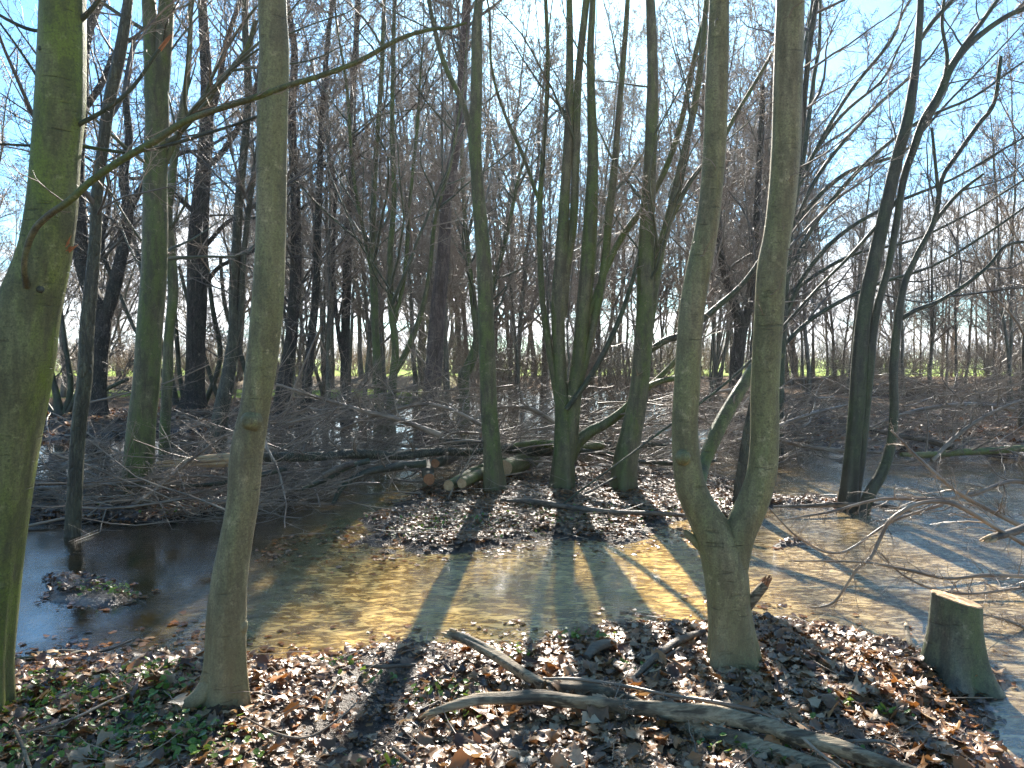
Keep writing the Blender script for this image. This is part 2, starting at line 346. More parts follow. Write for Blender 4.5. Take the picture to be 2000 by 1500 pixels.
# leaves
def leafmat(name, stops, trans, rough, wetrough, spec=0.5, objrand=False):
    m = mat(name); b = NB(m); g = b.n('ShaderNodeNewGeometry')
    if objrand: f = b.n('ShaderNodeObjectInfo').outputs['Random']
    else:
        at = b.n('ShaderNodeAttribute'); at.attribute_name = 'tint'; f = at.outputs['Fac']
    v = b.noise(g.outputs['Position'], 90, 4, 0.6)
    f2 = b.math('ADD', f, b.mapr(v, 0.3, 0.7, -0.06, 0.06)); col = b.ramp(f2, stops)
    sp = b.n('ShaderNodeSeparateXYZ'); b.l(g.outputs['Position'], sp.inputs[0])
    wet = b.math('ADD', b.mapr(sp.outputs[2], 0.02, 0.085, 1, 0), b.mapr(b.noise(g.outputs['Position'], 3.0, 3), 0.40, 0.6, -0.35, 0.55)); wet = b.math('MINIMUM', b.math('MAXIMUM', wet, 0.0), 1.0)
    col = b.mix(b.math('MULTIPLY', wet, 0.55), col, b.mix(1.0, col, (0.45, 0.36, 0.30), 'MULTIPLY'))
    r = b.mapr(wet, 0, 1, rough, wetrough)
    p = b.principled(col, r, b.bump(v, 0.35, 0.004), spec, link=False)
    t = b.n('ShaderNodeBsdfTranslucent'); b.l(b.mix(1.0, col, (1.0, 0.86, 0.66), 'MULTIPLY') if trans < 0.5 else col, t.inputs[0])
    ms = b.n('ShaderNodeMixShader'); ms.inputs[0].default_value = trans; b.l(p.outputs[0], ms.inputs[1]); b.l(t.outputs[0], ms.inputs[2]); b.l(ms.outputs[0], b.out.inputs[0])
    return m
LS = [(0.0, (0.055, 0.030, 0.015)), (0.25, (0.150, 0.075, 0.032)), (0.45, (0.270, 0.150, 0.065)), (0.60, (0.380, 0.150, 0.035)), (0.76, (0.40, 0.245, 0.115)), (1.0, (0.58, 0.41, 0.235))]
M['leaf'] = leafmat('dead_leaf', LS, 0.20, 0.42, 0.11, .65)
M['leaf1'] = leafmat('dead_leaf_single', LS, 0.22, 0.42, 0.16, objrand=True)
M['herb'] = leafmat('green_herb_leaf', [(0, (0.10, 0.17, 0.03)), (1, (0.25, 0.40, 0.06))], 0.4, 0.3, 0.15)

# ------------------------------------------------------------------ ground
def gp(pl, z=0.0): return np.array([G(u, v, z)[:2] for u, v in pl])
def sdf(px, py, poly):
    d = np.full(px.shape, 1e9); ins = np.zeros(px.shape, bool); n = len(poly)
    for i in range(n):
        a = poly[i]; c = poly[(i+1) % n]; e = c-a; wx = px-a[0]; wy = py-a[1]
        t = np.clip((wx*e[0]+wy*e[1])/(e@e), 0, 1); dx = wx-e[0]*t; dy = wy-e[1]*t; d = np.minimum(d, dx*dx+dy*dy)
        cond = ((a[1] <= py) & (py < c[1])) | ((c[1] <= py) & (py < a[1]))
        with np.errstate(divide='ignore', invalid='ignore'): xi = a[0] + (py-a[1])/(e[1] if e[1] else 1e-9)*e[0]
        ins ^= cond & (px < xi)
    d = np.sqrt(d); return np.where(ins, d, -d)
def sst(x, a, b): t = np.clip((x-a)/(b-a), 0, 1); return t*t*(3-2*t)
shore = gp([(-300, 1300), (30, 1280), (380, 1255), (560, 1262), (650, 1245), (760, 1212), (900, 1222), (1030, 1240), (1200, 1205), (1370, 1212), (1500, 1212), (1650, 1240), (1790, 1268), (1930, 1300), (1960, 1420), (2010, 1520), (2100, 1700)])
LAND = [
 (np.vstack([shore, [[2.0, -3], [-6, -3], [-6, 3.6]]]), 0.10, 0.80),
 (gp([(585, 1080), (690, 1010), (790, 955), (900, 925), (1150, 900), (1420, 925), (1560, 960), (1740, 985), (1760, 1015), (1560, 1012), (1400, 1030), (1300, 1075), (1130, 1078), (950, 1092), (800, 1092)]), 0.055, 1.1),
 (gp([(60, 1125), (180, 1120), (280, 1150), (300, 1175), (200, 1190), (70, 1185)]), 0.035, 0.22),
 (gp([(-200, 1030), (60, 1030), (300, 1025), (480, 1000), (500, 975), (430, 950), (200, 940), (-200, 935)]), 0.05, 0.4),
 (gp([(1480, 1062), (1560, 1050), (1600, 1065), (1500, 1080)]), 0.02, 0.15),
 (np.array([[-60, 14.2], [-9.5, 14.6], [-7, 16.6], [-5.2, 18.6], [-4.4, 23], [-1, 31], [-1, 44], [-60, 44]]), 0.28, 1.6),
 (np.array([[6.2, 13.0], [9, 11.8], [40, 11], [40, 44], [7, 44], [5.2, 24], [4.2, 18]]), 0.22, 2.0),
 (np.array([[-200, 38], [200, 38], [200, 900], [-200, 900]]), 0.45, 6.0),
]
def H(x, y):
    x = np.asarray(x, float); y = np.asarray(y, float)
    depth = -0.10 - 0.05*sst(fbm(x, y, 0.5, 2), -0.2, 0.3)
    h = depth.copy()
    for poly, top, wd in LAND:
        s = sdf(x, y, poly) + 0.22*wd*fbm(x+31, y, 2.2, 3)*2
        t = sst(s, -wd*0.7, wd*0.8)
        h = np.maximum(h, depth + (top-depth)*t)
    h = h + 0.035*fbm(x, y, 3.0, 4)*np.where(y < 30, 1, 2)
    h = h - 0.072*np.exp(-((x+.62+.12*(y-3.5))/.50)**2)*sst(-y, -4.6, -4.0)*sst(y, 2.2, 3.0) + np.where(y > 60, (y-60)*0.0015, 0)
    return h
def graded(segs):
    o = [segs[0][0]]
    for a, b_, st in segs:
        n = max(1, int(round((b_-a)/st))); o += list(np.linspace(a, b_, n+1)[1:])
    return np.array(o)
xs = graded([(-900, -100, 60), (-100, -25, 5), (-25, -8, 0.6), (-8, -4.2, 0.12), (-4.2, 4.2, 0.03), (4.2, 8, 0.12), (8, 25, 0.6), (25, 100, 5), (100, 900, 60)])
ys = graded([(-40, -5, 5), (-5, 1.5, 0.3), (1.5, 5.5, 0.028), (5.5, 11, 0.055), (11, 22, 0.2), (22, 50, 0.7), (50, 120, 5), (120, 1500, 90)])
gx, gy = np.meshgrid(xs, ys); gz = H(gx, gy)
nx = len(xs); ny = len(ys)
mb = MB(); ii = np.arange(nx*ny).reshape(ny, nx)
mb.add(np.stack([gx, gy, gz], -1), np.stack([ii[:-1, :-1], ii[:-1, 1:], ii[1:, 1:], ii[1:, :-1]], -1).reshape(-1, 4))
ground = tag(mb.build('ground', M['ground']), 'wet muddy woodland floor with leaf litter and flooded hollows', kind='structure')
mb = MB(); X_ = np.linspace(-60, 60, 25); Y_ = np.linspace(2.0, 42, 12); a_, c_ = np.meshgrid(X_, Y_); ii = np.arange(25*12).reshape(12, 25)
mb.add(np.stack([a_, c_, 0*a_], -1), np.stack([ii[:-1, :-1], ii[:-1, 1:], ii[1:, 1:], ii[1:, :-1]], -1).reshape(-1, 4))
tag(mb.build('water', M['water']), 'shallow brown flood water reflecting blue sky among the trees', kind='structure')

# ------------------------------------------------------------------ trees
def stem_path(st, d, wig=0.0, zbase=None, seed=0):
    rows = []
    for e in st:
        dd = e[3] if len(e) > 3 else d
        p = P(e[0], e[1], dd); rows.append([*p, e[2]/2/F*dd])
    return np.array(rows)
def extend(path, ztop, rng, lean=None):
    p = path[-1, :3].copy(); r = path[-1, 3]; dirv = nrm((path[-1, :3]-path[max(0, len(path)-4), :3])[None])[0]
    L = max(0.0, (ztop-p[2])); n = int(L/0.5)
    rows = []
    for i in range(n):
        dirv = nrm((dirv + rng.normal(0, 0.07, 3) + np.array([0, 0, 0.06]))[None])[0]
        p = p + dirv*0.5/max(0.4, dirv[2]); rows.append([*p, max(0.006, r*(1-(i+1)/n*0.85))])
    return np.vstack([path, rows]) if rows else path
def trunk_fn(seed, flare_z=None, lobes=5, amp=0.35, rough=0.03, H0=0.28):
    rg = np.random.default_rng(seed); ph = rg.random(6)*6.28; ph2 = rg.random(4)*6.28
    def fn(rr, a, pts):
        z = pts[:, :, 2][..., None]; A = a[None, None, :]
        k = 1 + rough*(np.sin(2*A+ph[0]+z*0.9) + 0.7*np.sin(3*A+ph[1]-z*1.7) + 0.5*np.sin(5*A+ph[2]+z*2.3+np.sin(z*3)))
        k = k + rough*0.8*np.sin(z*3.1+ph[3]) * np.sin(A+ph[4])
        if flare_z is not None:
            f = np.exp(-np.maximum(z-flare_z, 0)/H0)
            lob = 0.5+0.5*np.sin(lobes*A+ph2[0]); lob2 = 0.5+0.5*np.sin((lobes-2)*A+ph2[1])
            k = k + amp*f*(0.35 + 0.9*lob*lob2*2)
            k = k + 0.05*np.exp(-np.maximum(z-flare_z, 0)/0.9)*np.sin(lobes*A+ph2[0])
        return rr*k
    return fn
def crown_on(mb, pts, rad, nlimb, rng, z0, lf=0.38, ang=(48, 12), per=(7, 5, 3), lenr=(0.8, 2.6), up=0.07, mi=1, ml=0, bias=None, rscale=1.0, rm=0.0012, fine=True):
    """limbs, branches, twigs from a stem path (rows) above height z0"""
    ok = np.where(pts[:, 2] > z0)[0]
    if len(ok) < 2 or nlimb < 1: return
    i = rng.integers(ok[0], len(pts)-1, nlimb); i = np.sort(i); n = nlimb
    tan = nrm(pts[i+1]-pts[i]); rv = rng.normal(0, 1, (n, 3))
    if bias is not None: rv += np.asarray(bias)
    perp = nrm(rv-(rv*tan).sum(1, keepdims=True)*tan); a = np.radians(rng.normal(ang[0], ang[1], n))[:, None]
    d = tan*np.cos(a)+perp*np.sin(a)
    frac = (i-ok[0])/max(1, (len(pts)-ok[0]))
    L = rng.uniform(lenr[0], lenr[1], n)*(1-0.55*frac)
    r0 = np.minimum(rad[i]*0.62, L*0.0095*rng.uniform(0.7, 1.4, n)*rscale)
    p1, q1 = grow(pts[i], d, L, r0, 9, 0.13, up, rng, 0.2); mb.tube(p1, q1, 5, ml)
    a1 = kids(p1, q1, per[0], rng, 0.15, 1, (42, 12), lf, rmin=rm*2); p2, q2 = grow(*a1, 4, 0.15, 0.03, rng, 0.3); mb.tube(p2, q2, 3, mi)
    a2 = kids(p2, q2, per[1], rng, 0.1, 1, (45, 15), 0.5, rmin=rm*1.3); p3, q3 = grow(*a2, 2, 0.25, 0.02, rng, 0.4); mb.tube(p3, q3, 3, mi)
    if fine and per[2]:
        a3 = kids(p3, q3, per[2], rng, 0.15, 1, (50, 15), 0.6, lmin=0.03, rmin=rm); p4, q4 = grow(*a3, 1, 0.28, 0.0, rng, 0.6); mb.tube(p4, q4, 3, mi)
def sprouts(mb, pts, rad, n, rng, zr, L=(0.04, 0.25), mi=1):
    ok = np.where((pts[:, 2] > zr[0]) & (pts[:, 2] < zr[1]))[0]
    if not len(ok): return
    i = rng.choice(ok[:-1] if len(ok) > 1 else ok, n); a = rng.random(n)*6.28
    d = np.stack([np.cos(a), np.sin(a), rng.uniform(-0.1, 0.9, n)], 1); L_ = rng.uniform(L[0], L[1], n)**1.0
    p, q = grow(pts[i]+nrm(d*[1, 1, 0])*rad[i][:, None]*0.8, d, L_, L_*0.009+0.0008, 4, 0.3, 0.02, rng, 0.4); mb.tube(p, q, 3, mi)
    p, q = grow(*kids(p, q, 3, rng, 0.3, 1, (50, 12), 0.5, lmin=0.02), 2, 0.3, 0, rng, 0.5); mb.tube(p, q, 3, mi)
def knots(mb, pts, rad, n, rng, zr, m=0):
    ok = np.where((pts[:, 2] > zr[0]) & (pts[:, 2] < zr[1]))[0]
    for _ in range(n):
        i = rng.choice(ok); a = rng.uniform(-2.6, -0.5)    # mostly the side towards the water
        n_ = np.array([math.cos(a), math.sin(a), 0.25]); c = pts[i]; r = rad[i]*rng.uniform(0.10, 0.2)
        tt = np.array([0.75, 0.98, 1.06, 1.05]); pp = c + n_*(rad[i]*tt)[:, None]
        mb.tube(pp, np.array([r*1.7, r*1.05, r*0.8, r*0.25]), 10, m)
def tree(name, label, stems, d, bk, ztop=9, limbs=8, z0=2.0, sides=20, flare=0.35, group=None, cat='tree', seed=None, step=0.06, limb_parts=(), bias=None, per=(7, 6, 2), lenr=(0.8, 2.4), spr=0, sprz=(0.3, 4), knot=0, lobes=5, extra=None, rough=0.03, twig='twig', ang=(48, 12), ext=True, FH=0.28):
    seed = seed if seed is not None else abs(hash(label)) % 1 + len(label)*7 + int(stems[0][0][0])
    rng = np.random.default_rng(seed)
    base = stem_path(stems[0][:1], d)[0]; bx, by = base[0], base[1]; bz = float(H(bx, by)); o = np.array([bx, by, bz])
    e = empty(name, o, label, cat, group)
    mt = MB(); mc = MB()
    for k, st in enumerate(stems):
        path = stem_path(st, d)
        if k == 0:
            # meet the ground whatever the terrain does there
            path[0, 2] = min(path[0, 2], bz) - 0.10
        if ext: path = extend(path, ztop*(1 if k == 0 else rng.uniform(0.75, 1)), rng)
        sm = smooth_path(path, step if sides > 12 else step*2)
        mt.tube(sm[:, :3], sm[:, 3], sides if k == 0 else max(8, sides-4), 0, fn=trunk_fn(seed+k, bz if k == 0 else None, lobes, flare, rough, FH))
        if knot: knots(mt, sm[:, :3], sm[:, 3], knot, rng, (0.3, 3.6), 3)
        crown_on(mc, sm[:, :3], sm[:, 3], max(1, int(limbs/len(stems))), rng, z0, per=per, lenr=lenr, bias=bias, ang=ang, mi=0, ml=1, rm=max(0.0011, d*0.00026))
        if spr: sprouts(mc, sm[:, :3], sm[:, 3], spr, rng, sprz, mi=0)
    if extra: extra(mt, mc, rng, e, o)
    mt.build('trunk', [M[bk], M['raw'], M['cut'], M['dark']], e, origin=o)
    if mc.n: mc.build('crown', [M[twig], M['twigg'] if bk in ('beech', 'moss', 'green') else M['twigd']], e, origin=o)
    for pl, dd, bk2 in limb_parts:
        path = smooth_path(stem_path(pl, dd), 0.04); mm = MB(); mm.tube(path[:, :3], path[:, 3], 10, 0)
        pp = path[::max(1, len(path)//12)]
        a1 = kids(path[None, :, :3], path[None, :, 3], 14, rng, 0.1, 1, (50, 15), 0.10, rf=0.25); p2, q2 = grow(*a1, 4, 0.25, 0.05, rng, 0.4); mm.tube(p2, q2, 3, 1)
        a2 = kids(p2, q2, 3, rng, 0.3, 1, (50, 15), 0.45, lmin=0.02); p3, q3 = grow(*a2, 2, 0.25, 0.0, rng, 0.5); mm.tube(p3, q3, 3, 1)
        mm.build('limb', [M[bk2], M['twig']], e, origin=o)
    return e
def splinter(mb, p, d, r, L, rng, m=1, n=9):
    """ragged torn wood at the end of a broken limb"""
    d = nrm(np.asarray(d, float)[None])[0]; off = rng.normal(0, 0.5, (n, 3))*r
    dd = nrm(d + rng.normal(0, 0.13, (n, 3))); LL = L*rng.uniform(0.35, 1, n)
    pts = np.stack([np.asarray(p)+off - d*0.02, np.asarray(p)+off+dd*LL[:, None]*0.5, np.asarray(p)+off*1.1+dd*LL[:, None]], 1)
    mb.tube(pts, np.stack([np.full(n, r*0.45), np.full(n, r*0.34), np.full(n, r*0.06)], 1), 5, m)

D1 = 3.15
def x1(mt, mc, rng, e, o):
    for st, bk, ends in [([(150, 245, 10), (175, 232, 9), (210, 212, 8), (245, 185, 8), (275, 150, 7), (300, 112, 7), (318, 88, 6)], 'dark', 1),
                    ([(150, 42, 14), (165, 32, 11), (182, 15, 9), (196, -5, 8)], 'dark', 1),
                    ([(58, 540, 14), (72, 532, 12), (92, 515, 11), (112, 500, 10), (122, 494, 9)], 'dark', 1)]:
        s = smooth_path(stem_path(st, D1), 0.03); mm = MB(); mm.tube(s[:, :3], s[:, 3], 8, 0)
        splinter(mm, s[-1, :3], s[-1, :3]-s[-4, :3], s[-1, 3]*1.3, 0.09, rng)
        a1 = kids(s[None, :, :3], s[None, :, 3], 8, rng, 0.1, .9, (60, 15), 0.2, rf=0.25); p2, q2 = grow(*a1, 4, 0.25, 0.05, rng, 0.4); mm.tube(p2, q2, 3, 2)
        mm.build('broken_branch', [M[bk], M['cutred'], M['twig']], e, origin=o)
tree('beech_tree', 'thick mossy green beech at left edge, one long bare limb reaching right',
     [[(-30, 1395, 92), (-24, 1300, 84), (-18, 1200, 90), (-8, 1060, 100), (2, 900, 122), (14, 770, 140), (32, 690, 132), (56, 600, 108), (86, 500, 90), (102, 400, 85), (109, 300, 82), (117, 200, 84), (120, 100, 80), (122, 0, 76), (124, -200, 70), (126, -500, 62)],
      [(-5, 800, 80), (-28, 680, 72), (-62, 560, 64), (-95, 400, 58), (-130, 150, 52), (-150, -200, 44)]],
     D1, 'moss', ztop=9.5, limbs=14, z0=2.9, sides=34, flare=0.25, step=0.05, rough=0.035, knot=2, extra=x1, seed=11,
     limb_parts=[([(52, 560, 12.5, 3.05), (47, 520, 10.9, 2.98), (54, 480, 11.7, 2.95), (70, 445, 12.5, 2.92), (98, 418, 12.5, 2.9), (135, 393, 13.3, 2.88), (180, 352, 13.3, 2.87), (240, 311, 13.3, 2.86), (300, 277, 13.3, 2.85), (360, 238, 12.5, 2.85), (430, 212, 11.7, 2.84), (500, 190, 11.7, 2.84), (560, 168, 10.9, 2.85), (620, 150, 10.1, 2.86), (700, 120, 9.4, 2.9), (780, 76, 8.6, 2.92), (840, 58, 7.0, 2.95), (880, 54, 6.2, 3), (912, 44, 3.9, 3)], 2.9, 'green'),
                 ([(150, 283, 8), (200, 292, 7), (255, 297, 7), (330, 283, 7), (420, 256, 6), (500, 228, 5), (560, 190, 3)], 3.3, 'dark'),
                 ([(85, 62, 7), (50, 55, 7), (0, 30, 6), (-60, -10, 5)], 3.3, 'dark'), ([(80, 160, 6), (40, 100, 5), (0, 45, 4)], 3.4, 'dark'),
                 ([(75, 285, 6), (30, 283, 5), (-20, 280, 4)], 3.4, 'dark')])
def x4(mt, mc, rng, e, o):
    # flat buttress root running out to the left and a burl on the right
    s = smooth_path(np.array([[*P(435, 1290, 3.2), .05], [*P(405, 1345, 3.16), .045], [*P(375, 1372, 3.12), .034], [*P(345, 1388, 3.1), .02], [*P(325, 1396, 3.08), .008]]), 0.02)
    mt.tube(s[:, :3], s[:, 3], 12, 0)
    for u, v, r in ((478, 1222, 0.024),):
        c = P(u-6, v, 3.19); mt.tube(np.array([c+[-.03, 0, -.04], c+[0, 0, -.01], c+[.004, 0, .008], c+[-.02, 0, .04]]), np.array([.01, r*1.2, r, .006]), 12, 0)
    c = P(486, 822, 3.12); dv = np.array([0, -1, 0.1])    # the open branch scar
    tt = np.array([-0.03, 0.0, 0.016, 0.014, -0.01]); mt.tube(c+dv*tt[:, None], np.array([.05, .032, .02, .010, .004]), 14, 0)
tree('beech_tree', 'slim olive beech on the near bank with an open branch scar facing the viewer',
     [[(430, 1392, 84), (438, 1340, 78), (441, 1280, 74), (443, 1200, 74), (449, 1130, 68), (461, 1060, 63), (475, 980, 60), (481, 900, 62), (490, 845, 60), (500, 790, 55), (513, 700, 58), (523, 600, 59), (528, 500, 56), (530, 400, 55), (531, 300, 55), (533, 200, 56), (536, 100, 54), (532, 0, 51), (530, -200, 48), (530, -600, 44)]],
     3.2, 'beech', ztop=9.5, limbs=12, z0=4.2, sides=36, flare=0.28, step=0.05, extra=x4, seed=12, rough=0.028, FH=0.14)
def x12(mt, mc, rng, e, o):
    s = smooth_path(stem_path([(1452, 1195, 22), (1470, 1170, 22), (1485, 1152, 20), (1494, 1142, 18)], 3.6), 0.02); mm = MB()
    mm.tube(s[:, :3], s[:, 3], 10, 0); splinter(mm, s[-1, :3], [.5, 0, .9], .022, .05, rng, 1, 12); mm.build('broken_branch', [M['dead'], M['cutred']], e, origin=o)
    s = smooth_path(stem_path([(1375, 1075, 18), (1355, 1055, 16), (1342, 1042, 14), (1338, 1036, 6)], 3.6), 0.02); mt.tube(s[:, :3], s[:, 3], 10, 0)
    c = P(1337, 894, 3.5)
    tt = np.array([-0.03, 0.0, 0.012, 0.008]); mt.tube(c+np.array([0, -1, .1])*tt[:, None], np.array([.04, .026, .017, .006]), 14, 0)
tree('beech_tree', 'forked beech on the bank, two smooth olive stems rising from one low trunk',
     [[(1430, 1318, 88), (1430, 1275, 88), (1424, 1200, 82), (1417, 1120, 86), (1402, 1060, 82), (1376, 1010, 66), (1352, 960, 60), (1341, 900, 54), (1338, 830, 50), (1342, 760, 50), (1346, 690, 48), (1352, 610, 48), (1364, 535, 47), (1379, 455, 44), (1389, 375, 42), (1396, 275, 42), (1399, 180, 42), (1402, 80, 39), (1404, 0, 36), (1408, -200, 33)],
      [(1424, 1180, 60), (1428, 1110, 66), (1442, 1045, 64), (1468, 985, 62), (1487, 925, 58), (1493, 850, 55), (1493, 770, 54), (1497, 690, 54), (1503, 600, 55), (1508, 520, 55), (1518, 460, 51), (1528, 380, 52), (1535, 280, 53), (1538, 180, 53), (1541, 80, 52), (1544, 0, 50), (1548, -200, 46)]],
     3.6, 'beech', ztop=10, limbs=16, z0=3.9, sides=36, flare=0.34, step=0.05, extra=x12, seed=13, spr=26, sprz=(1.6, 3.8), knot=0, FH=0.16, bias=(0.6, 0, 0),
     limb_parts=[([(1368, 945, 22, 3.75), (1376, 905, 24, 3.9), (1395, 855, 30, 4.0), (1420, 805, 28, 4.1), (1450, 755, 25, 4.2), (1480, 712, 22, 4.3), (1525, 694, 12, 4.4)], 4, 'green')])
# clump on the islet
tree('beech_tree', 'single slim green stemmed tree beside the cut logs on the leafy islet',
     [[(966, 970, 40), (963, 930, 36), (960, 870, 34), (955, 800, 32), (952, 700, 31), (948, 600, 30), (945, 520, 29), (938, 430, 26), (932, 350, 23), (928, 280, 25), (930, 200, 23), (931, 120, 22), (931, 50, 20), (935, 0, 17), (940, -150, 15)],
      [(931, 330, 14), (922, 280, 12), (905, 205, 11), (870, 130, 10), (850, 60, 9), (838, 0, 8), (830, -80, 7)]],
     8.6, 'green', ztop=8.5, limbs=12, z0=3.0, sides=24, flare=0.25, seed=14, spr=14, sprz=(.6, 5))
tree('beech_tree', 'many stemmed green tree at the middle of the islet, stems fanning from one bole',
     [[(1098, 962, 46), (1100, 905, 42), (1101, 850, 38), (1098, 790, 30), (1093, 700, 25), (1090, 600, 27), (1097, 500, 26), (1102, 400, 20), (1108, 300, 18), (1112, 200, 16), (1113, 100, 14), (1112, 0, 12), (1110, -80, 11)],
      [(1100, 620, 16), (1108, 520, 17), (1120, 430, 16), (1125, 300, 15), (1130, 150, 14), (1145, 0, 13)],
      [(1103, 930, 30), (1112, 860, 32), (1120, 780, 30), (1131, 700, 28), (1140, 600, 28), (1149, 500, 29), (1155, 400, 25), (1158, 300, 20), (1155, 200, 17), (1153, 100, 14), (1158, 0, 12)],
      [(1118, 800, 16), (1136, 730, 17), (1152, 670, 16), (1166, 600, 16), (1180, 520, 16), (1190, 420, 16), (1200, 330, 14), (1206, 250, 12), (1215, 150, 11), (1226, 0, 9)],
      [(1096, 830, 15), (1086, 760, 15), (1074, 690, 14), (1061, 600, 12), (1055, 500, 12), (1054, 400, 11), (1061, 300, 9), (1070, 150, 8), (1066, 0, 7)],
      [(1148, 620, 10), (1170, 560, 12), (1210, 470, 13), (1262, 400, 13), (1300, 330, 12), (1330, 240, 11), (1355, 120, 10), (1385, 0, 9)],
      [(1055, 400, 7), (1020, 300, 7), (985, 220, 6), (960, 130, 5), (955, 20, 4)]],
     8.8, 'green', ztop=8.5, limbs=30, z0=2.6, sides=22, flare=0.25, seed=15, spr=12, sprz=(.8, 5),
     limb_parts=[([(1108, 905, 28), (1125, 868, 26), (1150, 845, 23), (1182, 828, 20), (1213, 806, 18), (1240, 780, 14), (1290, 735, 11), (1330, 690, 9), (1370, 620, 8)], 8.9, 'green'),
                 ([(1106, 800, 10), (1150, 740, 11), (1190, 668, 11), (1222, 590, 9), (1250, 490, 8), (1262, 400, 7)], 8.7, 'dark')])
tree('beech_tree', 'leaning thick stemmed tree, rightmost of the three on the leafy islet',
     [[(1215, 965, 46), (1222, 900, 44), (1232, 850, 40), (1244, 790, 37), (1250, 740, 35), (1255, 680, 34), (1260, 600, 33), (1262, 520, 32), (1265, 420, 28), (1268, 350, 26), (1272, 250, 24), (1275, 150, 22), (1272, 50, 20), (1270, 0, 18)],
      [(1268, 640, 18), (1278, 560, 19), (1292, 480, 17), (1310, 410, 15), (1328, 330, 13), (1350, 240, 13), (1368, 130, 12), (1378, 20, 10)],
      [(1268, 520, 12), (1300, 450, 12), (1345, 360, 10), (1400, 290, 9), (1440, 220, 8)]],
     8.7, 'green', ztop=8.5, limbs=22, z0=2.4, sides=24, flare=0.3, seed=16, spr=20, sprz=(.8, 5),
     limb_parts=[([(1255, 760, 12), (1290, 745, 11), (1330, 735, 10), (1370, 715, 8)], 8.8, 'green'), ([(1262, 690, 12), (1300, 665, 14), (1340, 650, 14), (1400, 600, 12), (1450, 555, 10), (1490, 500, 8)], 9, 'dark')])
# left group
tree('tree', 'thin rough barked tree standing straight out of the water at far left',
     [[(140, 1052, 30), (143, 1000, 28), (148, 900, 26), (155, 820, 26), (166, 740, 26), (170, 640, 25), (178, 560, 23), (187, 450, 20), (190, 380, 20), (201, 290, 20), (213, 200, 22), (234, 100, 22), (250, 0, 18), (262, -120, 15)]],
     6.6, 'rough', ztop=7, limbs=16, z0=1.9, sides=20, flare=0.12, seed=21, lenr=(.9, 2.6), rough=.05)
tree('tree', 'tall green trunk rising from the brush heap, second big trunk from the left',
     [[(268, 975, 56), (272, 900, 54), (277, 820, 50), (285, 750, 48), (292, 650, 46), (300, 550, 46), (303, 450, 45), (303, 350, 44), (308, 250, 43), (305, 160, 44), (296, 80, 32), (290, 0, 26), (286, -100, 22)],
      [(308, 210, 34), (316, 120, 34), (324, 40, 30), (328, -40, 27), (330, -140, 24)],
      [(322, 320, 10), (345, 270, 12), (380, 215, 12), (430, 160, 11), (480, 100, 10), (500, 40, 9)]],
     8.0, 'green', ztop=7, limbs=22, z0=2.4, sides=28, flare=0.15, seed=22, spr=10, lenr=(1.0, 3.2))
tree('tree', 'narrow green stem close behind the tall green trunk, bent midway',
     [[(318, 895, 22), (322, 830, 20), (327, 750, 20), (330, 660, 18), (338, 570, 19), (332, 480, 18), (328, 420, 16), (336, 340, 14), (350, 250, 13), (366, 150, 11), (372, 60, 9), (372, 0, 8)]],
     10.5, 'green', ztop=8, limbs=16, z0=2.2, sides=16, flare=0.2, seed=23, lenr=(1, 3))
tree('tree', 'lichen speckled leaning tree between the tall green trunk and the scarred beech',
     [[(422, 890, 34), (432, 810, 30), (446, 735, 27), (456, 650, 21), (457, 560, 19), (462, 470, 18), (468, 380, 16), (478, 280, 14), (485, 180, 14), (480, 80, 13), (478, 0, 12)],
      [(460, 700, 12), (470, 600, 12), (476, 500, 11), (490, 380, 10), (505, 280, 9)]],
     12, 'rough', ztop=9, limbs=28, z0=2.4, sides=16, flare=0.3, seed=24, lenr=(1.2, 3.4))
tree('oak_tree', 'dark forked oak on the far left bank, limbs crooked like elbows',
     [[(186, 818, 42), (190, 770, 33), (195, 690, 32), (200, 620, 34), (176, 565, 30), (160, 500, 31), (152, 400, 29), (150, 300, 27), (160, 200, 24), (164, 100, 20), (188, 20, 15), (230, -40, 12)],
      [(203, 630, 24), (222, 565, 25), (240, 490, 22), (251, 415, 19), (241, 345, 18), (252, 270, 14), (246, 180, 12), (262, 80, 9)],
      [(250, 420, 12), (275, 370, 12), (310, 330, 10), (352, 300, 8), (400, 290, 6)],
      [(168, 210, 12), (200, 160, 12), (235, 90, 9), (300, 60, 7)],
      [(222, 550, 10), (200, 480, 9), (215, 380, 8), (200, 300, 7)]],
     17, 'oak', ztop=10.2, limbs=60, z0=3.5, sides=16, flare=0.45, seed=25, step=.12, per=(8, 5, 2), lenr=(1.2, 3.6), twig='twigd', ang=(62, 14))
tree('oak_tree', 'big dark straight oak on the far left bank with level side limbs',
     [[(378, 800, 50), (380, 755, 38), (383, 650, 36), (385, 560, 37), (388, 460, 36), (393, 380, 31), (400, 300, 28), (405, 200, 25), (400, 100, 20), (395, 0, 16)],
      [(398, 560, 9), (430, 520, 8), (480, 500, 6)], [(400, 330, 12), (440, 290, 11), (490, 200, 10), (520, 100, 9), (560, 10, 8)], [(385, 420, 10), (330, 370, 9), (290, 350, 8), (240, 345, 6)],
      [(404, 250, 12), (425, 180, 11), (440, 90, 10), (470, 0, 9)], [(402, 480, 9), (450, 430, 8), (500, 425, 6)]],
     19, 'oak', ztop=10.8, limbs=64, z0=3.5, sides=16, flare=0.5, seed=26, step=.12, per=(8, 5, 2), lenr=(1.4, 4.0), twig='twigd', ang=(66, 14))
def simple(label, pts, d, bk, seed, limbs=22, z0=2.4, **k):
    k.setdefault('ztop', 10); k.setdefault('lenr', (1.4, 4.0))
    return tree('tree', label, pts if isinstance(pts[0], list) else [pts], d, bk, limbs=limbs, z0=z0, sides=12, flare=0.4, seed=seed, step=.12, **k)
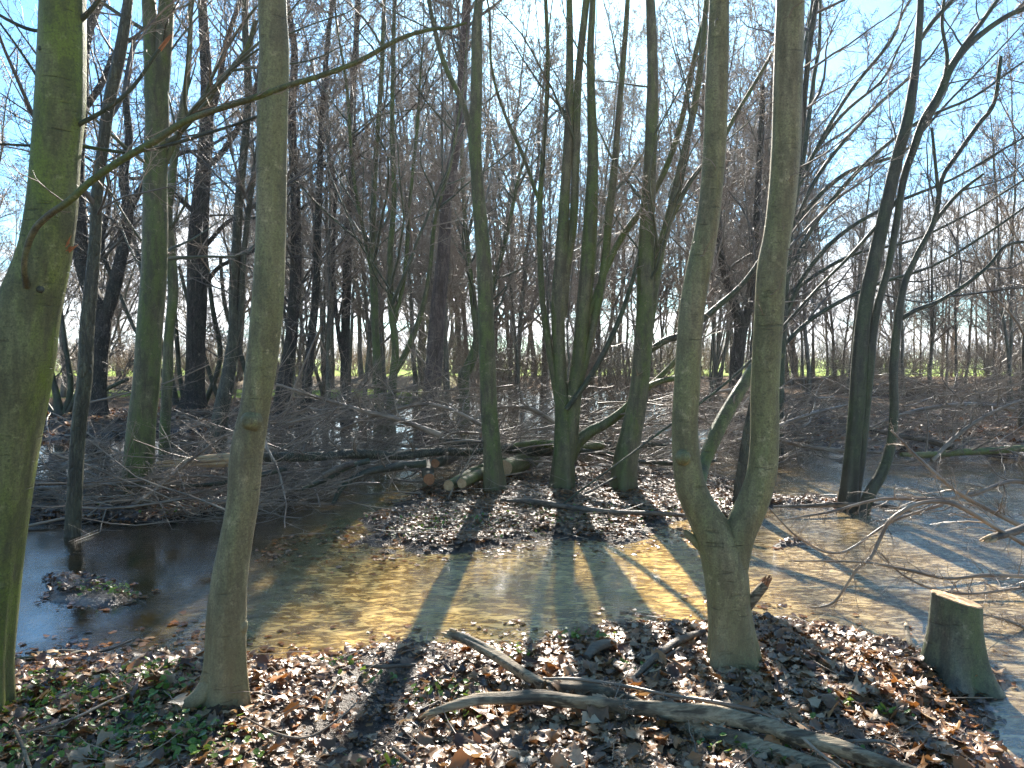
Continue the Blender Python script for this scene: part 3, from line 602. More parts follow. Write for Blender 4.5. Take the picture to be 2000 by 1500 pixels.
simple('dark pair trunk just right of the scarred beech, roots at the field edge', [(552, 785, 34), (556, 740, 26), (570, 650, 23), (578, 520, 22), (577, 380, 19), (570, 240, 16), (575, 100, 13), (560, 0, 10)], 19, 'oak', 31, 40)
simple('slender dark trunk leaning right at the field edge behind the brush', [(594, 778, 24), (602, 720, 18), (611, 640, 15), (618, 550, 14), (622, 420, 13), (628, 250, 11), (640, 80, 9), (650, 0, 8)], 18, 'oak', 32, 26)
simple('straight dark trunk left of the red brown tree, small fork at its foot', [[(676, 768, 24), (674, 700, 18), (676, 600, 18), (680, 480, 16), (688, 330, 14), (690, 180, 12), (700, 0, 10)], [(674, 720, 10), (660, 640, 9), (650, 520, 8), (655, 380, 7)]], 20, 'oak', 33, 36)
simple('mossy stem at the centre left of the brush pile forking high', [[(742, 800, 20), (738, 740, 17), (733, 640, 15), (730, 540, 15), (728, 430, 12), (735, 300, 10), (745, 150, 9), (750, 0, 7)], [(732, 560, 9), (712, 460, 8), (690, 340, 7), (680, 200, 6)]], 14, 'green', 34, 34)
simple('twin stemmed green tree left of the red brown trunk', [[(760, 830, 20), (766, 760, 17), (772, 680, 14), (764, 600, 13), (762, 500, 12), (770, 380, 10), (766, 240, 9), (770, 0, 7)], [(770, 730, 12), (792, 690, 12), (820, 620, 11), (838, 540, 9), (850, 430, 8), (880, 320, 7)], [(766, 640, 9), (790, 540, 8), (800, 400, 7), (815, 250, 6)]], 13, 'green', 35, 34)
simple('red brown barked tree leaning right above the open water', [(832, 858, 40), (840, 795, 34), (847, 715, 32), (853, 630, 31), (862, 540, 28), (868, 470, 25), (872, 400, 22), (881, 335, 21), (893, 270, 20), (900, 200, 18), (905, 100, 17), (912, 0, 16)], 14.5, 'red', 36, 14, 7)
simple('gnarled mossy pollard on the far side of the water behind the centre', [[(903, 815, 22), (908, 770, 20), (905, 740, 22), (922, 700, 20), (932, 660, 16), (925, 600, 13), (915, 500, 10), (905, 380, 8), (900, 240, 7)], [(925, 690, 13), (945, 640, 12), (960, 560, 10), (985, 480, 8), (1010, 360, 7)]], 18, 'green', 37, 40)
simple('dark upright trunk seen between the two stems of the forked beech', [[(1438, 838, 30), (1436, 780, 26), (1438, 710, 25), (1447, 640, 26), (1432, 590, 18), (1412, 520, 15), (1402, 430, 13), (1390, 300, 10)], [(1448, 660, 18), (1464, 590, 16), (1474, 500, 14), (1480, 380, 12), (1490, 200, 10)]], 16.5, 'oak', 38, 40, bias=(.5, 0, 0))
simple('rough barked stem behind the right side of the forked beech', [(1448, 985, 24), (1452, 920, 22), (1462, 840, 20), (1478, 760, 18), (1490, 660, 16), (1498, 520, 14), (1560, 300, 12), (1572, 180, 11), (1585, 60, 10)], 7.9, 'rough', 39, 16, 2.2, bias=(1.2, 0, 0), lenr=(1.2, 2.8))
# right pair
tree('tree', 'dark green twin trunk at right, two stems grown side by side',
     [[(1656, 1000, 38), (1661, 940, 32), (1668, 860, 30), (1675, 780, 30), (1680, 700, 29), (1690, 600, 27), (1705, 520, 25), (1720, 450, 24), (1738, 370, 22), (1756, 295, 21), (1772, 240, 20), (1782, 180, 17), (1790, 120, 14), (1795, 60, 13), (1798, 0, 12)],
      [(1668, 985, 22), (1682, 890, 19), (1690, 800, 19), (1697, 720, 21), (1704, 650, 18), (1716, 590, 15), (1735, 520, 13), (1750, 440, 13), (1765, 350, 13), (1785, 290, 14), (1805, 235, 15), (1835, 185, 15), (1856, 135, 14), (1885, 95, 13), (1925, 60, 11), (1970, 30, 10), (2020, 5, 8)],
      [(1848, 150, 11), (1875, 100, 9), (1920, 40, 8), (1955, -10, 7)], [(1790, 90, 9), (1820, 45, 9), (1860, 0, 8)], [(1795, 265, 9), (1830, 200, 9), (1850, 120, 7), (1840, 40, 6)],
      [(1760, 380, 8), (1730, 420, 7), (1660, 500, 6), (1600, 560, 5)]],
     7.7, 'dark', ztop=8.5, limbs=24, z0=2.8, sides=22, flare=0.2, seed=41, twig='twigd', lenr=(.7, 2.2), bias=(.4, 0, 0), rough=.04)
tree('tree', 'thin crooked tree curving up to the right of the dark twin trunk',
     [[(1678, 1006, 26), (1698, 968, 23), (1722, 925, 22), (1740, 870, 19), (1746, 800, 17), (1745, 720, 17), (1752, 640, 16), (1765, 560, 13), (1790, 500, 11), (1825, 430, 10), (1840, 350, 8), (1868, 305, 8), (1910, 245, 8), (1942, 200, 7), (1955, 110, 6)],
      [(1757, 625, 9), (1790, 605, 9), (1830, 590, 8), (1880, 560, 8), (1930, 520, 7), (1965, 480, 6), (2020, 470, 5)], [(1835, 400, 7), (1828, 330, 6), (1820, 250, 5)], [(1820, 440, 8), (1870, 380, 7), (1920, 340, 5)]],
     7.5, 'dark', ztop=5.5, limbs=14, z0=2.2, sides=18, flare=0.1, seed=42, twig='twigd', lenr=(.5, 1.6), rough=.05, ext=False)
# long arching limbs reaching right above the brush
for i, (lab, pts, d) in enumerate([
    ('bushy tree behind the forked beech sending long arched limbs to the right', [[(1520, 800, 20), (1524, 720, 18), (1530, 640, 16), (1536, 540, 14), (1548, 420, 12), (1570, 300, 10), (1590, 150, 8)], [(1526, 640, 10), (1570, 540, 9), (1640, 460, 8), (1740, 400, 7), (1860, 350, 5)], [(1530, 560, 10), (1590, 440, 9), (1680, 330, 8), (1790, 240, 6), (1900, 190, 5)], [(1534, 480, 9), (1600, 340, 8), (1700, 220, 7), (1800, 130, 5)], [(1536, 420, 9), (1590, 300, 8), (1660, 180, 7), (1740, 80, 6)], [(1524, 680, 9), (1590, 620, 8), (1700, 560, 7), (1820, 520, 5)]], 12.5),
    ('bare tree half hidden by the right stem of the forked beech, limbs swept right', [[(1482, 810, 18), (1478, 720, 17), (1484, 620, 15), (1500, 500, 13), (1520, 360, 11), (1550, 200, 9), (1580, 50, 7)], [(1488, 560, 10), (1560, 430, 9), (1650, 340, 8), (1760, 300, 6)], [(1496, 480, 9), (1560, 350, 8), (1640, 230, 7), (1720, 160, 5)], [(1486, 620, 9), (1560, 560, 8), (1660, 500, 7), (1780, 470, 5)]], 14)]):
    tree('tree', lab, pts, d, 'dark', ztop=10, limbs=46, z0=2.0, sides=12, flare=0.3, seed=50+i, step=.12, twig='twigd', lenr=(1.0, 2.6), bias=(.9, 0, .1), ang=(34, 10))
# leaning coppice stems on the far left bank
tree('hazel_bush', 'low coppice of leaning stems on the far left bank beside the dark oak',
     [[(118, 826, 26), (112, 780, 14), (98, 720, 12), (80, 650, 10), (60, 560, 8)], [(122, 822, 12), (138, 760, 12), (130, 690, 10), (118, 600, 8), (100, 480, 6)], [(125, 822, 12), (150, 770, 10), (172, 700, 9), (190, 620, 7)], [(112, 822, 11), (85, 780, 9), (50, 740, 8), (0, 700, 6)], [(126, 824, 9), (150, 800, 9), (200, 765, 8), (250, 740, 7)]],
     17, 'dark', ztop=5, limbs=40, z0=.8, sides=8, flare=.2, seed=60, step=.15, ext=False, lenr=(.8, 2.2), twig='twigd', cat='bush')
tree('hazel_bush', 'coppice of slanting poles behind the big dark oak',
     [[(345, 790, 14), (330, 720, 11), (300, 620, 10), (270, 500, 9), (240, 380, 7)], [(360, 792, 10), (350, 720, 9), (340, 600, 9), (322, 480, 8)], [(350, 790, 10), (300, 700, 9), (262, 640, 8), (228, 560, 7)], [(400, 790, 10), (430, 700, 10), (415, 600, 9), (400, 480, 7)], [(430, 790, 10), (400, 700, 9), (380, 640, 8), (350, 520, 7)], [(495, 790, 10), (470, 690, 9), (440, 600, 8), (430, 500, 7)]],
     21, 'dark', ztop=7, limbs=50, z0=1.0, sides=8, flare=.2, seed=61, step=.15, ext=False, lenr=(1, 2.6), twig='twigd', cat='bush')

# ---- the stand behind: shared meshes, every tree its own object
def stand_mesh(kind, seed):
    rng = np.random.default_rng(seed); mb = MB()
    hgt = rng.uniform(11, 14)
    ns = 1 if kind == 'pole' else rng.integers(3, 6)
    for s in range(ns):
        n = 24; z = np.linspace(-0.3, hgt*(1 if s == 0 else rng.uniform(.7, .95)), n)
        ln = rng.normal(0, .05 if kind == 'pole' else .16, 2); t = z/hgt
        wx = np.cumsum(rng.normal(0, .035, n)); wy = np.cumsum(rng.normal(0, .035, n))
        p = np.stack([ln[0]*z+wx-wx[0], ln[1]*z+wy-wy[0], z], 1); r = (0.085 if kind == 'pole' else .052)*(1-t*0.88)*rng.uniform(.75, 1.15); r[0] *= 1.5; r[1] *= 1.25
        sm = smooth_path(np.column_stack([p, r]), 0.4)
        mb.tube(sm[:, :3], sm[:, 3], 7, 0)
        crown_on(mb, sm[:, :3], sm[:, 3], (26 if kind == 'pole' else 36//ns+3), rng, 1.4 if kind != 'pole' else 2.2, per=(8, 6, 2), lenr=(1.6, 4.4), ang=(46, 12), mi=1, ml=2, up=.06, rscale=1.1, rm=.006)
    return mb.build('stand_tree', [M['stand'], M['twig'], M['twig']]), hgt
protos = [stand_mesh(k, s) for k, s in (('pole', 100), ('pole', 101), ('multi', 102), ('multi', 103), ('pole', 104))]
taken = []; placed = []
def place(lo_u, hi_u, lo_d, hi_d, n, label, group, seed, mind=0.9, sc=(.8, 1.1), cat='tree', kinds=None, protos_=None):
    rng = np.random.default_rng(seed); c = 0; tries = 0
    pr = protos_ or protos
    while c < n and tries < n*40:
        tries += 1; d = math.sqrt(rng.uniform(lo_d**2, hi_d**2)); u = rng.uniform(lo_u, hi_u); x = (u-1000)/F*d
        if any((x-a)**2+(d-b_)**2 < mind**2 for a, b_ in taken): continue
        taken.append((x, d)); k = rng.integers(len(pr)) if kinds is None else rng.choice(kinds); src = pr[k][0]
        if not src.get('used'): o = src; src['used'] = 1
        else: o = src.copy(); COL.objects.link(o)
        o.location = (x, d, float(H(x, d))); o.rotation_euler = (rng.normal(0, .03), rng.normal(0, .03), rng.uniform(0, 6.28)); s = rng.uniform(*sc)*(1 if cat != 'tree' or group.startswith('slim') else float(np.clip(d/29, 1, 1.55))); o.scale = (s, s, s*rng.uniform(.9, 1.15))
        tag(o, label, cat, group); placed.append((o, u, d, group, cat)); c += 1
place(560, 1420, 15.5, 21, 9, 'slender bare tree standing in the flood water in the dense middle stand', 'bare trees in the flooded middle stand', 201, 1.0, sc=(.6, .72))
place(540, 1480, 23, 38, 44, 'slender bare tree in the dense stand beyond the open water', 'bare trees in the dense stand beyond the water', 202, 1.2, sc=(.9, 1.15))
place(440, 1600, 38, 58, 42, 'distant bare tree at the far edge of the wood', 'distant bare trees at the far edge of the wood', 203, 1.3, sc=(.95, 1.15))
place(1540, 2150, 26, 50, 60, 'slim bare tree in the open stand at the right before the green field', 'slim bare trees in the right stand', 204, 1.4, sc=(.7, .95), kinds=[0, 1, 4])
place(-150, 560, 24, 48, 20, 'bare tree at the edge of the left field', 'bare trees edging the left field', 205, 2.0, sc=(.75, .95))
place(1880, 2120, 13, 22, 5, 'bare bushy tree beyond the brush at far right', 'bare bushy trees beyond the brush at far right', 206, 1.5, sc=(.6, .8))
for o, _ in protos:
    if not o.get('used'): bpy.data.objects.remove(o)
    else: del o['used']
for o in list(COL.objects):
    if 'used' in o.keys(): del o['used']

def shrub_mesh(seed):
    rng = np.random.default_rng(seed); mb = MB(); n = 12
    d0 = np.stack([rng.normal(0, .38, n), rng.normal(0, .38, n), np.ones(n)], 1); p, q = grow(np.zeros((n, 3))+rng.normal(0, .12, (n, 3))*[1, 1, 0]-[0, 0, .1], d0, rng.uniform(2.2, 4.2, n), np.full(n, .022), 7, .12, .02, rng, .3)
    mb.tube(p, q, 4, 0); p, q = grow(*kids(p, q, 9, rng, .1, 1, (40, 14), .4, rmin=.008), 4, .16, .04, rng, .35); mb.tube(p, q, 3, 0)
    p, q = grow(*kids(p, q, 6, rng, .1, 1, (42, 14), .5, rmin=.0045), 2, .22, .03, rng, .5); mb.tube(p, q, 3, 0)
    p, q = grow(*kids(p, q, 3, rng, .2, 1, (42, 14), .6, rmin=.004), 1, .2, .03, rng, .5); mb.tube(p, q, 3, 0)
    return mb.build('bare_shrub', [M['brush']]), 4
shp = [shrub_mesh(s) for s in (150, 151, 152)]
place(560, 1500, 22, 30, 12, 'low bare shrub between the trunks of the dense middle stand', 'bare shrubs under the middle stand', 211, .9, cat='shrub', protos_=shp, sc=(.7, 1.1))
place(-100, 1560, 38, 54, 24, 'low bare shrub at the far edge of the wood', 'bare shrubs along the far edge of the wood', 212, 1.2, cat='shrub', protos_=shp, sc=(.6, 1.2))
place(1500, 2100, 22, 44, 22, 'low bare shrub under the open stand at the right', 'bare shrubs under the right stand', 213, 1.0, cat='shrub', protos_=shp, sc=(.5, 1.0))
place(-100, 520, 22, 30, 8, 'low bare shrub on the verge of the left field', 'bare shrubs on the verge of the left field', 214, 1.0, cat='shrub', protos_=shp, sc=(.4, .8))
LMK = [(-900, 'the left edge'), (30, 'the mossy edge beech'), (160, 'the thin rough barked tree'), (290, 'the tall green trunk'), (385, 'the big dark oak'), (525, 'the scarred beech'), (615, 'the slender leaning dark trunk'), (740, 'the mossy stem forking high'), (850, 'the red brown trunk'), (950, 'the single slim islet tree'), (1100, 'the many stemmed islet tree'), (1250, 'the leaning islet tree'), (1345, 'the left stem of the forked beech'), (1500, 'the right stem of the forked beech'), (1690, 'the dark twin trunk'), (1860, 'the crooked tree tip'), (2400, 'the right edge')]
binned = {}
for o, u, d, gr, ct in placed:
    k = max(i for i, (a, _) in enumerate(LMK) if u >= a); binned.setdefault((ct, k), []).append((d, o))
ORD = ['nearest', 'second nearest', 'third nearest']
for (ct, k), lst in binned.items():
    lst.sort(key=lambda t: t[0]); A, Bn = LMK[k][1], LMK[k+1][1] if k+1 < len(LMK) else 'the right edge'
    word = 'bare tree' if ct == 'tree' else 'bare shrub'
    
    for j, (d, o) in enumerate(lst):
        if j < 3: tag(o, f'{ORD[j]} thin {word} between {A} and {Bn}')
        else: tag(o, f'farther thin {word} between {A} and {Bn}', group=f'farther {word}s between {A} and {Bn}')
for o in bpy.data.objects:
    if 'label' in o.keys() and len(o['label'].split()) > 16: o['label'] = o['label'].replace('thin bare', 'bare').replace(' of the forked beech', ' of the fork').replace('the slender leaning dark trunk', 'the leaning dark trunk').replace('the thin rough barked tree', 'the rough barked tree').replace('between the left stem of the fork and the right stem of the fork', 'between the two stems of the forked beech')
# far hedge line
rng = np.random.default_rng(300); mb = MB()
n = 2200; x = rng.uniform(-90, 90, n); y = 75 + rng.uniform(-4, 4, n) + 6*np.sin(x*.05); hh = 2.0+1.6*fbm(x, 0*x, .12, 3)+rng.uniform(-.4, 1.0, n)
p0 = np.stack([x, y, H(x, y)-.1], 1); d0 = np.stack([rng.normal(0, .35, n), rng.normal(0, .3, n), np.ones(n)], 1)
p, q = grow(p0, d0, np.maximum(hh, .8), np.full(n, .05), 3, .15, .0, rng, .3); mb.tube(p, q, 3, 0)
p, q = grow(*kids(p, q, 5, rng, .2, 1, (35, 12), .55, rmin=.03), 1, .2, .05, rng, .5); mb.tube(p, q, 3, 0)
tag(mb.build('hedgerow', M['brush']), 'grey brown scrub and hedgerow along the far side of the fields', 'hedge', kind='stuff')
# far woodland beyond the fields, seen as one mass
mb = MB(); n = 700; x = rng.uniform(-330, 330, n); y = 330+rng.uniform(-25, 25, n)
hh = 9+7*fbm(x, 0*x, .02, 3)+rng.uniform(-1, 2, n)
p, q = grow(np.stack([x, y, H(x, y)-.5], 1), np.stack([rng.normal(0, .12, n), rng.normal(0, .1, n), np.ones(n)], 1), hh, np.full(n, .35), 2, .06, 0, rng, .3); mb.tube(p, q, 3, 0)
p, q = grow(*kids(p, q, 9, rng, .1, 1, (38, 12), .45, rmin=.3), 1, .15, .05, rng, .4); mb.tube(p, q, 3, 0)
tag(mb.build('far_woods', M['brush']), 'low line of far bare woods on the horizon beyond the fields', 'woods', kind='stuff')

# added thin volume imitating sun glare: far stems pale towards the sun
m = mat('glare_volume'); b = NB(m); v = b.n('ShaderNodeVolumePrincipled'); v.inputs['Density'].default_value = .0005; v.inputs['Color'].default_value = (.90, .95, 1, 1); v.inputs['Anisotropy'].default_value = .5; b.l(v.outputs[0], b.out.inputs[1])
bm = MB(); c = np.array([[x, y, z] for x in (-480, 480) for y in (-60, 480) for z in (-2.0, 24.)]); bm.add(c, [[0, 1, 3, 2], [4, 6, 7, 5], [0, 4, 5, 1], [2, 3, 7, 6], [0, 2, 6, 4], [1, 5, 7, 3]])
tag(bm.build('glare_haze', m, smooth=False), 'added thin volume imitating sun glare among the trees', kind='stuff'); cy.volume_bounces = 0
# ------------------------------------------------------------------ brushwood
def heap(name, label, spots, n, seed, lenr=(0.8, 2.6), up=0.02, main=(1, 0, 0), hmax=0.5, spread=0.5, rr=0.006, per=(6, 4, 2)):
    """spots: list of (x0,x1,y0,y1) world rectangles"""
    rng = np.random.default_rng(seed); mb = MB(); ar = np.array([(b_-a)*(d-c) for a, b_, c, d in spots]); pick = rng.choice(len(spots), n, p=ar/ar.sum()); sp_ = np.array(spots)[pick]
    x = rng.uniform(sp_[:, 0], sp_[:, 1]); y = rng.uniform(sp_[:, 2], sp_[:, 3]); z = np.maximum(H(x, y), 0)+rng.random(n)**1.7*hmax
    d = nrm(np.asarray(main, float)*rng.choice([1, 1, 1, -1], n)[:, None] + rng.normal(0, spread, (n, 3))*[1, 1, .34])
    L = rng.uniform(*lenr, n); r = L*rr*rng.uniform(.5, 1.2, n)
    p, q = grow(np.stack([x, y, z], 1)-d*(L/2)[:, None], d, L, r, 8, .10, up*0, rng, .25, zmin=0.02)
    p[:, :, 2] += (np.linspace(0, 1, 9)[None]**2)*rng.uniform(-.05, .35, n)[:, None]*hmax; p[:, 0, 2] = np.maximum(p[:, 0, 2], 0)
    mb.tube(p, q, 4, 0)
    p2, q2 = grow(*kids(p, q, per[0], rng, .1, 1, (38, 12), .4, flat=.5, rmin=.002), 3, .18, .03, rng, .3, zmin=.01); mb.tube(p2, q2, 3, 0)
    p3, q3 = grow(*kids(p2, q2, per[1], rng, .1, 1, (42, 12), .5, flat=.6, rmin=.0018), 2, .22, .03, rng, .4, zmin=.01); mb.tube(p3, q3, 3, 0)
    return tag(mb.build(name, M['brush']), label, 'brushwood', kind='stuff')
heap('brushwood', 'dense low brushwood lying across the left bank behind the standing water', [(-6.2, -2.2, 7.0, 9.4)], 190, 401, main=(1, .15, .02), hmax=.30, spread=.42)
heap('brushwood', 'tangled grey brushwood heap behind the three islet trees', [(-3.2, 3.0, 9.3, 12.2), (-2.6, -0.4, 8.6, 10), (0, 4.2, 9.8, 13)], 310, 402, main=(1, .2, .16), hmax=1.05, spread=.62, per=(6, 5, 2))
heap('brushwood', 'tall springy brush branches rising above the heap beside the red brown trunk', [(-4.4, 0.6, 9.4, 11.5)], 60, 405, main=(1, .1, .35), hmax=1.25, spread=.6, lenr=(1.2, 3.0), per=(8, 6, 2))
heap('brushwood', 'wide brushwood tangle covering the right shore behind the twin trunk', [(4.6, 13, 10.2, 15), (4.8, 12, 11.5, 17), (3.0, 6, 12, 16)], 420, 403, main=(1, .1, .12), hmax=1.1, spread=.45, per=(6, 5, 2))
heap('brushwood', 'low brushwood on the far left bank at the foot of the oaks', [(-9, -2.0, 12.5, 16), (-4.5, -1, 11, 15)], 60, 404, main=(1, .2, .08), hmax=.45, spread=.6)

# ------------------------------------------------------------------ single fallen branches, logs, stumps
def stick(name, label, pts, bk='deadbark', cat='branch', sides=10, group=None, rough=.10, capm=None, end=None, twigs=0, seed=1, step=.03, dz=0.0, twlen=.15):
    """pts: rows (u, v, width px, z above water) laid on the ground at pixel"""
    rows = []
    for u, v, w_, z in pts:
        p = G(u, v, z); rows.append([*p, w_/2/F*p[1]])
    return stick3(name, label, np.array(rows), bk, cat, sides, group, rough, capm, end, twigs, seed, step, twlen)
def stick3(name, label, rows, bk='deadbark', cat='branch', sides=10, group=None, rough=.10, capm=None, end=None, twigs=0, seed=1, step=.03, twlen=.15, sub=2):
    rng = np.random.default_rng(seed); s = smooth_path(rows, step); o = s[0, :3].copy(); e = None
    mb = MB(); ph = rng.random(8)*6.28
    def fn(rr, a, pts_):
        L = np.arange(pts_.shape[1])[None, :, None]*step; A = a[None, None, :]
        return rr*(1+rough*(np.sin(3*A+ph[0]+L*5)+.6*np.sin(2*A+ph[1]-L*9)+.5*np.sin(L*23+ph[2])*np.sin(A+ph[3])+.4*np.sin(5*A+ph[4]+L*3)))
    mb.tube(s[:, :3], s[:, 3], sides, 0, cap=(2 if capm else True), fn=fn)
    if end: splinter(mb, s[-1, :3] if end > 0 else s[0, :3], (s[-1, :3]-s[-3, :3]) if end > 0 else (s[0, :3]-s[2, :3]), (s[-1, 3] if end > 0 else s[0, 3]), abs(end), rng, 1, 14)
    if twigs:
        a1 = kids(s[None, :, :3], s[None, :, 3], twigs, rng, .1, 1, (48, 14), twlen, rf=.35); p, q = grow(*a1, 7, .16, .02, rng, .25, zmin=.01); mb.tube(p, q, 4, 3)
        p, q = grow(*kids(p, q, 6, rng, .15, 1, (42, 12), .4), 4, .22, .02, rng, .4, zmin=.01); mb.tube(p, q, 3, 3)
        if sub > 1: p, q = grow(*kids(p, q, 3, rng, .2, 1, (45, 12), .4, lmin=.02), 2, .25, .0, rng, .5, zmin=.01); mb.tube(p, q, 3, 3)
    ob = mb.build(name, [M[bk], M['raw'], M[capm] if capm else M[bk], M['brush']], origin=o)
    return tag(ob, label, cat, group)
B = .115
stick('dead_branch', 'long barkless pole lying across the foreground leaves, thickest of the fallen sticks',
      [(840, 1393, 12, B), (890, 1377, 19, B+.03), (945, 1366, 23, B+.04), (1010, 1364, 24, B+.05), (1060, 1362, 25, B+.05), (1130, 1370, 25, B+.05), (1220, 1378, 28, B+.05), (1310, 1388, 31, B+.05), (1400, 1398, 33, B+.05), (1480, 1415, 33, B+.05), (1560, 1440, 33, B+.05), (1640, 1462, 31, B+.04), (1700, 1482, 28, B+.03), (1790, 1510, 24, B+.02)], 'dead', sides=22, seed=501, rough=.12, end=-.05, twigs=2, twlen=.07)
stick('dead_branch', 'pale broken pole pointing up to the water from behind the long barkless pole',
      [(880, 1238, 17, B+.10), (905, 1247, 19, B+.09), (950, 1270, 21, B+.07), (990, 1295, 22, B+.05), (1030, 1320, 22, B+.04), (1062, 1338, 22, B+.02)], 'dead', sides=22, seed=502, rough=.11, end=-.03)
stick('dead_branch', 'worn pole running from the pale broken pole to under the long barkless one',
      [(1068, 1335, 22, B+.01), (1110, 1343, 24, B+.02), (1170, 1350, 26, B+.02), (1230, 1368, 24, B+.01), (1290, 1395, 24, B+.0), (1360, 1425, 29, B), (1440, 1448, 33, B), (1520, 1472, 33, B), (1600, 1500, 33, B), (1680, 1530, 31, B)], 'dead', sides=22, seed=503, rough=.13)
stick('dead_branch', 'broken grey stick leaning on leaves left of the forked beech', [(1235, 1325, 8, B), (1262, 1300, 12, B+.02), (1295, 1272, 14, B+.03), (1330, 1250, 15, B+.03), (1375, 1234, 12, B+.02)], 'deadbark', seed=504)
stick('dead_branch', 'thin dark stick beside the broken grey stick left of the forked beech', [(1255, 1322, 6, B), (1290, 1290, 8, B+.01), (1330, 1265, 7, B+.02)], 'deadbark', seed=505)
stick('bark_piece', 'curled piece of bark lying on leaves above the long pole', [(1145, 1285, 16, B+.01), (1160, 1268, 20, B+.03), (1180, 1258, 20, B+.04), (1200, 1256, 14, B+.03)], 'deadbark', cat='bark', seed=506)
stick('dead_branch', 'thin red brown switch arching over the long pole towards the bottom edge',
      [(1060, 1325, 4, B+.06), (1130, 1327, 7, B+.07), (1220, 1340, 7, B+.05), (1300, 1356, 7, B+.06), (1400, 1372, 8, B+.09), (1480, 1390, 7, B+.09), (1540, 1420, 7, B+.07), (1600, 1470, 6, B+.05), (1640, 1500, 6, B+.03)], 'brush', twigs=8, seed=507, twlen=.10, sides=8)
stick('dead_branch', 'forked twig lying over leaves at the lower right', [(1580, 1440, 4, B+.02), (1620, 1450, 6, B+.02), (1680, 1447, 7, B+.02), (1740, 1452, 6, B+.01), (1780, 1490, 5, B)], 'brush', twigs=6, seed=508, twlen=.2, sides=8)
stick('dead_branch', 'split pale stick between the leaves and the sawn stump', [(1770, 1222, 9, .05), (1775, 1250, 11, .06), (1790, 1275, 13, .07), (1805, 1292, 8, .07)], 'dead', end=-.04, seed=509)
stick('dead_branch', 'short dark stick crossing in front of the sawn stump', [(1830, 1305, 5, .09), (1860, 1303, 7, .10), (1885, 1300, 5, .10)], 'deadbark', seed=510)
stick('dead_branch', 'half buried decayed branch behind the forked beech foot, lying in leaves', [(1340, 1320, 14, .10), (1380, 1340, 18, .11), (1440, 1352, 18, .11), (1500, 1362, 12, .10), (1540, 1372, 6, .09)], 'deadbark', seed=511)
stick('dead_branch', 'long thin twig slanting over green plants at the lower left', [(0, 1440, 4, B), (60, 1428, 5, B+.01), (140, 1405, 6, B+.02), (230, 1362, 5, B+.02), (300, 1340, 4, B+.02)], 'brush', seed=512, twigs=4, sides=8)
stick('dead_branch', 'pale thin stick at the bottom left corner', [(30, 1425, 6, B+.05), (45, 1460, 7, B+.03), (58, 1500, 8, B+.02), (64, 1530, 8, B)], 'dead', seed=513, sides=8)
stick('dead_branch', 'mossy stick lying along the water edge at the left bank', [(10, 1292, 9, .06), (60, 1286, 11, .07), (110, 1284, 9, .07), (160, 1272, 7, .06)], 'green', seed=514, sides=8)
stick('dead_branch', 'dark stick stranded on the waterline near the left bank', [(50, 1276, 5, .04), (120, 1272, 7, .04), (200, 1272, 5, .04), (258, 1250, 5, .06)], 'deadbark', seed=515, sides=8)
stick('dead_branch', 'thin twig standing crookedly in the leaves right of the scarred beech', [(635, 1390, 4, B), (640, 1365, 5, B+.03), (655, 1340, 5, B+.05), (664, 1322, 3, B+.07)], 'dead', seed=516, sides=8)
stick('dead_branch', 'fine switch curving from the scarred beech foot towards the right', [(480, 1402, 3, B), (540, 1432, 4, B+.01), (600, 1440, 4, B+.01), (660, 1405, 4, B+.02), (700, 1370, 3, B+.01)], 'brush', seed=517, twigs=5, sides=6, twlen=.2)
stick('dead_branch', 'short straight stick in wet leaves at the middle bottom', [(768, 1462, 8, B), (785, 1475, 9, B+.01), (803, 1490, 7, B)], 'deadbark', seed=518, sides=8)
stick('dead_branch', 'dark flat branch half sunk in leaves on the wet middle ground', [(708, 1300, 6, .07), (750, 1302, 8, .08), (812, 1298, 6, .08)], 'deadbark', seed=519, sides=8)
stick('dead_branch', 'long red brown branch lying over the leaves in front of the islet trees', [(990, 978, 7, .10), (1040, 980, 12, .11), (1110, 990, 11, .11), (1190, 1000, 10, .11), (1280, 1002, 9, .11), (1345, 1008, 7, .10)], 'deadbark', seed=520)
stick('dead_branch', 'thin pale stick propped on the foot of the rightmost islet tree', [(1140, 965, 4, .1), (1170, 950, 5, .14), (1210, 928, 4, .22)], 'deadbark', seed=521, sides=8)
stick('dead_branch', 'long wet branch lying on the strip of leaves right of the forked beech', [(1510, 990, 5, .09), (1580, 988, 8, .10), (1650, 985, 9, .10), (1740, 990, 8, .1), (1800, 1005, 5, .08)], 'deadbark', seed=522, twigs=6)
# brush on the water and in the heap
def limb3(label, pts, bk='green', seed=1, end=None, twigs=16, twlen=.22, capm=None, name='fallen_branch', cat='branch', sides=12, sub=2):
    rows = [[*P(u, v, d), w_/2/F*d] for u, v, w_, d in pts]
    return stick3(name, label, np.array(rows), bk, cat, sides, None, .06, capm, end, twigs, seed, .05, twlen, sub)
limb3('long mossy fallen limb with a pale split end at left, lying over the brush', [(1000, 872, 8, 9.8), (930, 882, 13, 9.4), (860, 882, 17, 9.1), (780, 890, 16, 8.8), (700, 886, 19, 8.5), (620, 892, 18, 8.3), (540, 892, 20, 8.1), (450, 897, 20, 7.9)], 'rough', 601, twigs=10, twlen=.12)
mb = MB(); rng = np.random.default_rng(602); pp = P(452, 896, 7.88); n = 12
